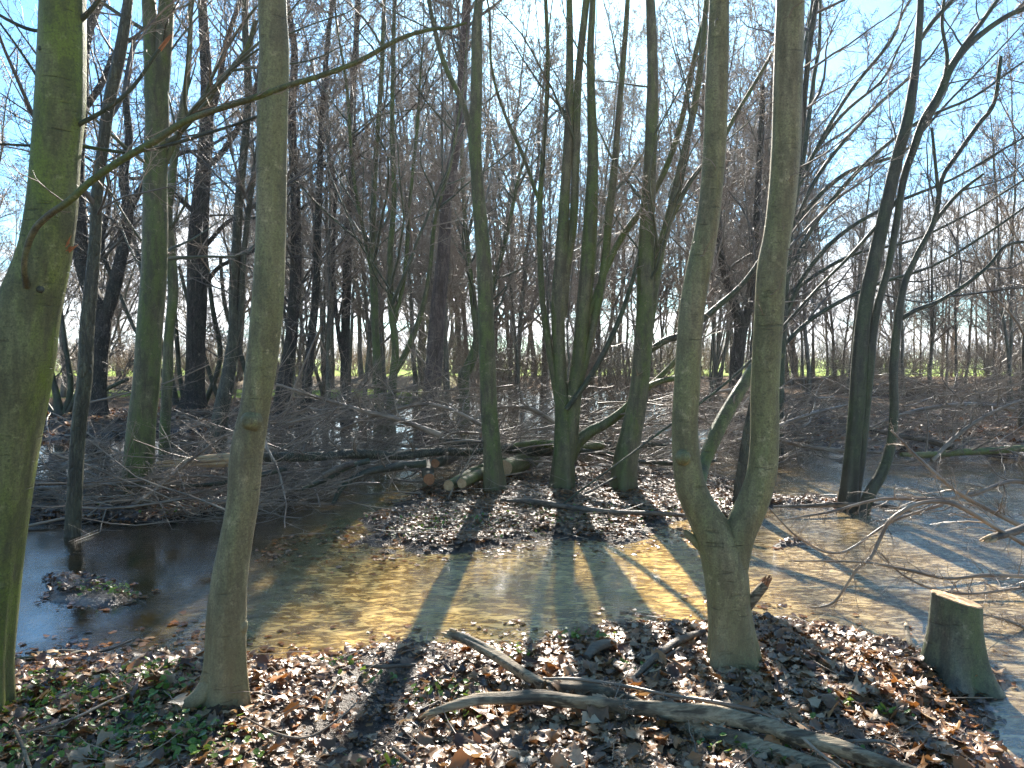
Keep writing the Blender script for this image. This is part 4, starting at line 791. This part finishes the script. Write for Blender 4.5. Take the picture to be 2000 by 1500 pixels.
# torn pale wood tongue of the limb
off = rng.normal(0, 1, (n, 3))*[0.0, .02, .022]; L = rng.uniform(.45, .85, n); d_ = nrm(np.array([[-1, -.05, -.055]])+rng.normal(0, .02, (n, 3)))
mb.tube(np.stack([pp+off+[.05, 0, 0], pp+off*.9+d_*L[:, None]*.5, pp+off*.5+d_*L[:, None]], 1), np.stack([np.full(n, .026), np.full(n, .02), np.full(n, .002)], 1), 6, 0)
t_ = mb.build('split_end', M['raw'], origin=pp); t_.parent = bpy.data.objects['fallen_branch']; t_.matrix_parent_inverse.identity(); t_.location = Vector(pp) - bpy.data.objects['fallen_branch'].location
for i, (lab, pts, bk, tw) in enumerate([
    ('long mossy trunk lying level behind the islet trees, crossing their stems', [(860, 862, 14, 10.2), (930, 868, 18, 10), (1000, 878, 20, 9.9), (1070, 880, 22, 9.9), (1150, 872, 20, 10), (1230, 868, 16, 10.2), (1300, 872, 10, 10.4)], 'rough', 12),
    ('mossy limb resting on the level trunk between the first two islet trees', [(1180, 870, 16, 9.6), (1120, 874, 18, 9.6), (1060, 866, 16, 9.8), (1000, 872, 12, 9.9), (960, 884, 8, 10)], 'moss', 6),
    ('dark arched bough reaching from the logs out over the water at left', [(830, 905, 16, 8.6), (770, 912, 15, 8.4), (710, 925, 13, 8.2), (670, 950, 11, 8.0), (650, 985, 8, 7.8)], 'dark', 14),
    ('bent bough sloping from the split limb down into the water', [(720, 900, 11, 8.3), (680, 912, 10, 8.1), (640, 935, 9, 7.9), (590, 955, 7, 7.7)], 'dark', 12),
    ('splintered pale branch dipping towards the water under the split limb', [(690, 905, 12, 8.0), (660, 915, 12, 7.9), (630, 930, 11, 7.8)], 'deadbark', 0),
    ('sloping brush branch with many twigs reaching left above the water', [(860, 850, 12, 9.2), (780, 820, 10, 9.2), (700, 800, 8, 9.3), (600, 770, 6, 9.4), (540, 750, 4, 9.5)], 'brush', 26),
    ('twiggy branch arching down left from the first islet tree', [(940, 830, 8, 9.2), (880, 800, 8, 9.3), (820, 790, 7, 9.4), (740, 810, 6, 9.5), (660, 840, 4, 9.6)], 'brush', 24),
    ('twiggy branch leaning between the first and second islet trees', [(1090, 830, 8, 9.3), (1040, 800, 8, 9.4), (1000, 795, 7, 9.5), (930, 800, 6, 9.6)], 'brush', 18),
    ('dark stiff bough running right from the islet clump over the flood', [(1130, 880, 12, 9.5), (1180, 885, 10, 9.6), (1240, 900, 9, 9.6), (1320, 905, 8, 9.8), (1400, 900, 5, 10)], 'dark', 18),
    ('twiggy branch rising behind the rightmost islet tree', [(1300, 860, 8, 10.5), (1340, 810, 8, 10.5), (1390, 770, 6, 10.6), (1440, 760, 4, 10.8)], 'brush', 20),
    ('mossy green log at the right lying half in water below the brush', [(1760, 888, 8, 10.4), (1810, 888, 12, 10.6), (1870, 884, 13, 10.9), (1940, 880, 14, 11.2), (2020, 874, 14, 11.6)], 'moss', 8),
    ('torn orange brown branch above the mossy green log', [(1690, 836, 6, 11.6), (1760, 852, 9, 11.4), (1820, 862, 12, 11.2), (1862, 876, 14, 11.0)], 'deadbark', 6),
    ('long thin branch sweeping left over the brush beside the crooked tree', [(1980, 800, 9, 11.5), (1900, 790, 9, 11.4), (1830, 795, 8, 11.2), (1760, 810, 6, 11), (1700, 835, 4, 10.8)], 'brush', 26),
    ('grey branch rising out of the brush at the far right', [(1820, 900, 8, 10.6), (1870, 850, 8, 10.8), (1930, 810, 7, 11), (2000, 780, 6, 11.2)], 'brush', 26),
    ('twiggy branch lying in the water behind the right stem of the forked beech', [(1500, 850, 7, 11), (1560, 870, 8, 10.8), (1640, 880, 8, 10.6), (1720, 884, 6, 10.5)], 'brush', 26),
    ('brush branch reaching over water left of the twin trunk', [(1440, 860, 6, 10), (1500, 840, 8, 10.5), (1580, 810, 8, 11), (1660, 790, 5, 11.5)], 'brush', 24),
    ('low brush branch along the left water edge, thin end towards the scarred beech', [(80, 1000, 9, 7.8), (180, 985, 9, 7.8), (290, 970, 8, 7.8), (400, 962, 6, 7.8), (500, 955, 4, 7.8)], 'brush', 26),
    ('bowed brush branch in front of the tall green trunk', [(60, 955, 9, 8.1), (160, 950, 9, 7.9), (260, 940, 8, 7.7), (380, 930, 6, 7.6), (470, 935, 4, 7.6)], 'brush', 26),
    ('brush branch rising steeply beside the tall green trunk', [(240, 1000, 8, 7.5), (300, 960, 8, 7.5), (370, 900, 6, 7.6), (440, 850, 4, 7.7)], 'brush', 22),
    ('dark drooping bough beneath the left end of the split limb', [(560, 915, 10, 7.9), (500, 930, 9, 7.8), (420, 945, 8, 7.7), (330, 950, 6, 7.7), (220, 948, 4, 7.7)], 'dark', 24)]):
    limb3(lab, pts, bk, 610+i, twigs=tw, twlen=.28)
# sawn logs by the first islet tree
for i, (lab, a, b_, bk, cm, nm) in enumerate([
    ('sawn log end showing round pale face, left of the pair at the tree foot', (876, 948, 24, 8.3), (965, 905, 22, 10.0), 'moss', 'cut', 'log'),
    ('sawn log end showing round pale face, right of the pair at the tree foot', (902, 944, 23, 8.25), (990, 900, 20, 9.9), 'moss', 'cut', 'log'),
    ('orange faced sawn log end in the brush left of the two pale logs', (838, 936, 26, 8.5), (830, 890, 24, 10.2), 'dark', 'cutred', 'log'),
    ('short mossy log lying behind the first islet tree', (985, 915, 38, 9.2), (1040, 895, 34, 10.4), 'moss', 'cut', 'log'),
    ('sawn log end hidden among twigs over the orange faced log', (850, 905, 20, 8.9), (900, 885, 18, 10.2), 'dark', 'cutred', 'log')]):
    r0 = [[*P(a[0], a[1], a[3]), a[2]*.43/F*a[3]], [*((P(a[0], a[1], a[3])+P(b_[0], b_[1], b_[3]))/2), (a[2]/2/F*a[3]+b_[2]/2/F*b_[3])/2], [*P(b_[0], b_[1], b_[3]), b_[2]/2/F*b_[3]]]
    stick3(nm, lab, np.array(r0), bk, 'log', 18, 'sawn logs on the islet', .03, cm, None, 0, 650+i, .08)
# stumps
def stump(label, u, v, z, wtop, wbase, hpx, slant, bk, cm, seed, lobes=5):
    c = G(u, v, z); d = c[1]; rt = wtop/2/F*d; hh = hpx/F*d; rng = np.random.default_rng(seed); ph = rng.random(4)*6.28
    e = empty('tree_stump', c, label, 'stump'); mb = MB(); n = 72; a = np.arange(n)/n*6.2832; K = 22; V = []
    for k in range(K):
        t = k/(K-1); zz = -0.06 + (hh+.06)*t
        fl = (wbase/wtop-1)*np.exp(-t*3.6); lob = (0.5+.5*np.sin(lobes*a+ph[0]))*(.8+.3*np.sin(2*a+ph[1]))
        r = rt*(1+.03*np.sin(3*a+ph[2]+t*2)+.012*np.sin(9*a+t*7)+.01*np.sin(17*a-t*5)+fl*(.55+1.0*lob)+.06*(1-t)*np.sin(lobes*a+ph[0])+.05*(1-t))
        zt = zz + (t**2)*slant*np.cos(a)*-1*r/rt*.5*hh
        V.append(np.stack([r*np.cos(a), r*np.sin(a), zt], 1))
    V = np.array(V); ii = np.arange(K*n).reshape(K, n)
    mb.add(V, np.stack([ii[:-1], np.roll(ii[:-1], -1, 1), np.roll(ii[1:], -1, 1), ii[1:]], -1).reshape(-1, 4)); mb.build('trunk', M[bk], e)
    mb = MB(); ring = V[-1].copy(); ring[:, 2] += .001; rings = [ring*[1, 1, 1]]; cc = ring.mean(0)
    for f in (.97, .6, .25): rr_ = cc+(ring-cc)*f; rr_[:, 2] += .004+.003*rng.random(n); rings.append(rr_)
    rings = np.array(rings); ii = np.arange(4*n).reshape(4, n); mb.add(rings, np.stack([ii[:-1], np.roll(ii[:-1], -1, 1), np.roll(ii[1:], -1, 1), ii[1:]], -1).reshape(-1, 4))
    mb.add(np.vstack([rings[-1], cc+[0, 0, .005]]), None, 0, tri=np.stack([np.arange(n), (np.arange(n)+1) % n, np.full(n, n)], -1)); mb.build('cut_face', M[cm], e, smooth=False)
    return e
stump('knee high sawn beech stump with slanted pale top at the right bank', 1866, 1308, .07, 88, 158, 140, .16, 'stump', 'cut', 701)
stump('small sawn stump standing in the pool at far left', 112, 905, .02, 26, 34, 20, .05, 'red', 'cut', 702)
0 and stump('mossy low stump at the right edge of the frame', 2002, 1345, .05, 40, 60, 24, .1, 'green', 'green', 703)

# near right: overhanging twiggy branches
for i, (lab, pts, tw) in enumerate([
    ('crooked grey branch hanging over the water in front of the sawn stump', [(2060, 1000, 14, 4.9), (1990, 1035, 14, 4.8), (1930, 1052, 16, 4.7)], 0),
    ('thin long branch snaking down over the right pool to a drooping tip', [(2050, 1090, 9, 4.8), (1960, 1040, 9, 4.75), (1880, 992, 9, 4.7), (1840, 980, 8, 4.7), (1790, 985, 8, 4.7), (1740, 1015, 8, 4.7), (1720, 1050, 7, 4.7), (1700, 1090, 7, 4.65), (1675, 1110, 6, 4.6), (1655, 1140, 5, 4.6), (1630, 1175, 5, 4.6), (1600, 1186, 4, 4.6), (1580, 1186, 2.5, 4.6)], 26),
    ('straight thin branch crossing level above the sawn stump', [(2080, 1128, 8, 4.6), (2000, 1126, 7, 4.6), (1920, 1124, 7, 4.6), (1850, 1130, 6, 4.6), (1780, 1115, 6, 4.6), (1700, 1100, 5, 4.6), (1620, 1096, 4, 4.6), (1540, 1096, 2.5, 4.6)], 24),
    ('second thin level branch above the sawn stump, dipping behind it', [(2070, 1150, 6, 4.9), (2000, 1148, 6, 4.9), (1900, 1160, 6, 4.85), (1820, 1150, 5, 4.8), (1760, 1120, 4, 4.8), (1720, 1080, 3, 4.8)], 20),
    ('spreading twiggy branch from the right edge over the sandy pool', [(2060, 960, 10, 6.2), (1980, 940, 9, 6.2), (1900, 965, 8, 6.1), (1820, 975, 7, 6.0), (1720, 975, 6, 5.9), (1620, 1000, 5, 5.8), (1530, 1015, 3, 5.7)], 30),
    ('twiggy branch slanting up left from the right edge below the brush', [(2080, 1070, 11, 5.6), (2000, 1030, 10, 5.6), (1940, 1000, 9, 5.6), (1870, 960, 8, 5.6), (1800, 900, 6, 5.7), (1740, 840, 4, 5.8)], 30),
    ('fine hanging twig cluster left of the level branches over the pool', [(1840, 985, 6, 4.9), (1740, 1020, 5, 4.8), (1640, 1080, 5, 4.7), (1560, 1050, 4, 4.7), (1500, 990, 3, 4.7)], 18),
    ('low twiggy spray at the right edge beyond the sawn stump', [(2070, 1260, 8, 4.3), (2010, 1230, 7, 4.3), (1960, 1210, 6, 4.3), (1920, 1200, 4, 4.3)], 20)]):
    limb3(lab, pts, 'deadbark' if i == 0 else 'brush', 720+i, twigs=tw, twlen=.17, end=(.08 if i == 0 else None), sides=9)

# ------------------------------------------------------------------ leaf litter
def leaf_batch(n, rng, x, y, size, curl=1.0, lift=.0, K=9):
    """n lobed leaves, one per (x,y); returns verts (n,V,3), quads"""
    t = np.linspace(0, 1, K)
    wprof = np.array([.03, .12, .34, .24, .47, .33, .45, .27, .02]) if K == 9 else np.array([.05, .34, .28, .42, .02])
    pull = np.array([0, .02, .07, 0, .08, 0, .06, 0, 0]) if K == 9 else np.array([0, .06, 0, .08, 0])
    side = np.array([-1, 0, 1])[None, :]*wprof[:, None]; tt = t[:, None] + np.abs(np.array([-1, 0, 1]))[None, :]*pull[:, None]
    u = tt-.5; base = np.stack([u, side], -1).reshape(-1, 2)     # V=27
    V = len(base); s = size[:, None]; wid = rng.uniform(.7, 1.15, n)[:, None]
    asym = 1+rng.normal(0, .16, (n, V)); a = base[None, :, 0]*(1+.05*rng.normal(0, 1, (n, V))); bb = base[None, :, 1]*wid*asym
    c1 = rng.normal(0, 1.0, n)[:, None]*curl; c2 = rng.normal(.25, .55, n)[:, None]*curl; c3 = rng.normal(0, 1.2, n)[:, None]*curl
    z = c1*a*a*.55 + c2*bb*bb*1.3 + c3*a*bb*.8 + rng.normal(0, .035, (n, V))*curl
    loc = np.stack([a, bb, z], -1)*s[..., None]
    yaw = rng.random(n)*6.28; tx = rng.normal(0, .20, n)*min(1, curl); ty = rng.normal(0, .20, n)*min(1, curl)
    cy_, sy_ = np.cos(yaw), np.sin(yaw); cx, sx = np.cos(tx), np.sin(tx); ct, st = np.cos(ty), np.sin(ty)
    def rot(l, M3): return np.einsum('nij,nvj->nvi', M3, l)
    Z0 = np.zeros(n); O = np.ones(n)
    Rx = np.stack([np.stack([O, Z0, Z0], -1), np.stack([Z0, cx, -sx], -1), np.stack([Z0, sx, cx], -1)], 1)
    Ry = np.stack([np.stack([ct, Z0, st], -1), np.stack([Z0, O, Z0], -1), np.stack([-st, Z0, ct], -1)], 1)
    Rz = np.stack([np.stack([cy_, -sy_, Z0], -1), np.stack([sy_, cy_, Z0], -1), np.stack([Z0, Z0, O], -1)], 1)
    v = rot(rot(rot(loc, Rx), Ry), Rz)
    hz = np.maximum(H(x, y), .002); v[:, :, 2] -= np.minimum(v[:, :, 2].min(1), 0)[:, None]*.55
    v += np.stack([x, y, hz+lift], -1)[:, None, :]
    ii = np.arange(K*3).reshape(K, 3); q = np.concatenate([np.stack([ii[:-1, j], ii[:-1, j+1], ii[1:, j+1], ii[1:, j]], -1) for j in (0, 1)])
    return v, q, V
def litter(name, label, n, region, seed, size=(.045, .12), curl=1.0, zr=(-.01, 1), dens=None, lift=.012, tintr=(0, 1), parent=None, K=5):
    rng = np.random.default_rng(seed); xs_ = []; ys_ = []; got = 0
    while got < n:
        x, y = region(rng, n); h = H(x, y); k = (h > zr[0]) & (h < zr[1])
        if dens is not None: k &= rng.random(len(x)) < dens(x, y, h)
        xs_.append(x[k]); ys_.append(y[k]); got += k.sum()
        if not k.sum() and got == 0: raise RuntimeError('no room for '+name)
    x = np.concatenate(xs_)[:n]; y = np.concatenate(ys_)[:n]
    s = rng.uniform(size[0], size[1], n); v, q, V = leaf_batch(n, rng, x, y, s, curl, lift*rng.random(n)*2, K)
    tint = np.clip(rng.beta(1.6, 1.5, n)*(tintr[1]-tintr[0])+tintr[0] + .25*fbm(x, y, 2.0, 2), 0, 1)
    mb = MB(); mb.add(v.reshape(-1, 3), (q[None]+(np.arange(n)*V)[:, None, None]).reshape(-1, 4), 0, tint=np.repeat(tint, V)+.0001)
    return tag(mb.build(name, M['leaf'], parent), label, 'leaves', kind='stuff')
def near(rng, n):
    y = rng.uniform(2.0, 4.7, n); x = rng.uniform(-1, 1, n)*(y*.74+.75); return x, y
def dry_dens(x, y, h):   # thick litter right and left, thinner and wet in the middle
    mid = np.exp(-((x+.75-.25*(y-3))**2)/.30); return np.clip(.10+sst(h, .01, .07)*.9, 0, 1)*(1-.74*mid)
litter('leaf_litter', 'curled brown oak and maple leaves carpeting the near bank', 10500, near, 801, (.03, .075), .8, (.005, 1), dry_dens, K=9)
litter('leaf_litter', 'small broken leaves filling the gaps in the near bank litter', 11000, near, 806, (.018, .05), 1.0, (.0, 1), dry_dens, .010)
litter('leaf_litter', 'small torn leaf scraps pressed flat into the mud of the near bank', 7000, near, 802, (.015, .04), .8, (-.01, 1), None, .004, (0, .8))
def isle(rng, n): return rng.uniform(-2.2, 5.0, n), rng.uniform(5.7, 10.2, n)
litter('leaf_litter', 'wet red brown leaves covering the middle islet under the three trees', 13000, isle, 803, (.025, .07), .8, (-.01, 1), lambda x, y, h: sst(h, 0.01, .05)+.12, .01, (.1, .85))
litter('leaf_litter', 'dark sodden leaves on the left bank and small left islet', 4500, lambda r, n: (r.uniform(-6.0, -1.9, n), r.uniform(4.9, 10.2, n)), 804, (.03, .07), .9, (-.005, 1), None, .008, (0, .6))
litter('leaf_litter', 'scattered leaves on the far banks under the brush', 3000, lambda r, n: (r.uniform(-12, 13, n), r.uniform(10.5, 19, n)), 805, (.08, .18), .9, (.0, 1), None, .01, (.1, .9))
litter('floating_leaves', 'soaked leaves and scraps floating along the pool edges', 900, lambda r, n: (r.uniform(-3.2, 3.4, n), r.uniform(3.9, 7.0, n)), 807, (.02, .06), .35, (-.085, -.004), lambda x, y, h: np.clip(sst(h, -.10, -.01)**2+.04+.5*(fbm(x, y, 1.5, 2) > .25), 0, 1), .003, (.1, .8))
# the largest leaves, each its own object
rng = np.random.default_rng(810); protol = []
for k in range(14):
    v, q, V = leaf_batch(1, rng, np.array([0.]), np.array([0.]), np.array([1.0]), 1.0, 0); v = v[0]; v -= v.mean(0); v[:, 2] -= v[:, 2].min()*.6
    me = bpy.data.meshes.new('leaf'); me.from_pydata([tuple(a) for a in v], [], [tuple(int(i) for i in a) for a in q]); me.polygons.foreach_set('use_smooth', [True]*len(me.polygons)); me.materials.append(M['leaf1']); protol.append(me)
c = 0; taken_l = []
while c < 300:
    y = rng.uniform(2.55, 3.75); x = rng.uniform(-.95, 1)*(y*.69)
    if rng.random() > dry_dens(np.array([x]), np.array([y]), H(np.array([x]), np.array([y])))[0]: continue
    o = bpy.data.objects.new('leaf', protol[rng.integers(14)]); COL.objects.link(o); o.parent = ground
    o.location = (x, y, float(H(x, y))+.018+rng.random()*.02); o.rotation_euler = (rng.normal(0, .22), rng.normal(0, .22), rng.random()*6.28); s = rng.uniform(.062, .10); o.scale = (s, s, s); c += 1
# green herbs: round leaves in patches
def herbs(label, n, centers, seed, sp_=.18, size=(.007, .017)):
    rng = np.random.default_rng(seed); c = np.array(centers); k = rng.integers(len(c), size=n); x = c[k, 0]+rng.normal(0, 1, n)*c[k, 2]*1.5; y = c[k, 1]+rng.normal(0, 1, n)*c[k, 2]*.9
    h = H(x, y); ok = h > .0; x, y, h = x[ok], y[ok], h[ok]; n = len(x); S_ = 7
    a = np.arange(S_)/S_*6.2832; r = rng.uniform(*size, n)[:, None]; rr_ = r*(1-.35*np.exp(-((a-0)**2)*3)[None])
    hz = h+rng.uniform(.015, .055, n); t1 = rng.normal(0, .45, n)[:, None]; t2 = rng.normal(0, .45, n)[:, None]; yaw = rng.random(n)[:, None]*6.28
    px = rr_*np.cos(a+yaw); py = rr_*np.sin(a+yaw); pz = t1*px+t2*py+rng.normal(0, .08, (n, S_))*r
    ring = np.stack([px+x[:, None], py+y[:, None], pz+hz[:, None]], -1); cen = np.stack([x, y, hz-r[:, 0]*.25], -1)[:, None]
    v = np.concatenate([ring, cen], 1); tri = np.stack([np.arange(S_), (np.arange(S_)+1) % S_, np.full(S_, S_)], -1)
    mb = MB(); mb.add(v.reshape(-1, 3), None, 0, tri=(tri[None]+(np.arange(n)*(S_+1))[:, None, None]).reshape(-1, 3), tint=np.repeat(rng.random(n), S_+1)+.001)
    st0 = np.stack([x, y, h-.01], -1); st1 = np.stack([x, y, hz], -1)
    mb.tube(np.stack([st0, (st0+st1)/2+rng.normal(0, .004, (n, 3)), st1], 1), np.full((n, 3), .0009), 3, 0)
    return tag(mb.build('herbs', M['herb']), label, 'plants', kind='stuff')
def gc(l, z=.1): return [(*G(u, v, z)[:2], s) for u, v, s in l]
herbs('patches of round leaved green herbs among dead leaves at the lower left', 900, gc([(120, 1340, .10), (180, 1370, .12), (60, 1380, .1), (240, 1420, .10), (300, 1400, .1), (130, 1450, .12), (330, 1350, .08), (280, 1460, .12), (40, 1470, .08), (220, 1350, .1), (340, 1440, .07), (300, 1310, .06), (420, 1470, .08), (150, 1490, .1)]), 820)
herbs('sparse green seedlings on the wet middle of the near bank', 260, gc([(1010, 1265, .03), (1020, 1285, .03), (850, 1340, .06), (890, 1350, .05), (660, 1280, .03), (1120, 1245, .03), (1170, 1250, .03), (1250, 1310, .04), (1660, 1375, .04), (1740, 1400, .03), (1590, 1480, .08), (1420, 1470, .05), (1460, 1420, .04), (905, 1385, .04), (730, 1300, .05), (760, 1480, .05)]), 821)
herbs('tiny green plants dotted over the middle islet leaves', 420, gc([(860, 1010, .2), (940, 1020, .25), (1060, 1020, .25), (1180, 1010, .3), (800, 1040, .15), (1300, 1000, .3), (1420, 990, .25)], .06), 822)
herbs('small green plants on the little left islet and left bank', 300, gc([(210, 1150, .08), (240, 1160, .08), (280, 1160, .06), (90, 960, .5), (330, 990, .4), (200, 975, .5)], .03), 823)
# small litter twigs on the near bank
rng = np.random.default_rng(830); n = 420; x, y = near(rng, n); k = H(x, y) > .02; x = x[k]; y = y[k]; n = len(x); a = rng.random(n)*6.28; L = rng.uniform(.05, .35, n)
mb = MB(); p, q = grow(np.stack([x, y, H(x, y)+.02+rng.random(n)*.02], 1), np.stack([np.cos(a), np.sin(a), rng.normal(.03, .08, n)], 1), L, .0012+L*.006, 4, .12, -.01, rng, .5); mb.tube(p, q, 5, 0)
tag(mb.build('litter_twigs', M['brush']), 'thin broken twigs strewn through the leaves of the near bank', 'twigs', kind='stuff')
rng = np.random.default_rng(831); n = 700; x, y = isle(rng, n); k = H(x, y) > -.02; x = x[k]; y = y[k]; n = len(x); a = rng.random(n)*6.28; L = rng.uniform(.1, .6, n)
mb = MB(); p, q = grow(np.stack([x, y, np.maximum(H(x, y), 0)+.02+rng.random(n)*.03], 1), np.stack([np.cos(a), np.sin(a)*.6, rng.normal(.03, .06, n)], 1), L, .0015+L*.005, 4, .12, -.01, rng, .5); mb.tube(p, q, 4, 0)
tag(mb.build('litter_twigs', M['brush']), 'thin broken twigs strewn over the middle islet', 'twigs', kind='stuff')
tot = sum(len(me.polygons) for me in bpy.data.meshes); print('POLYS', tot, 'OBJ', len(COL.objects))
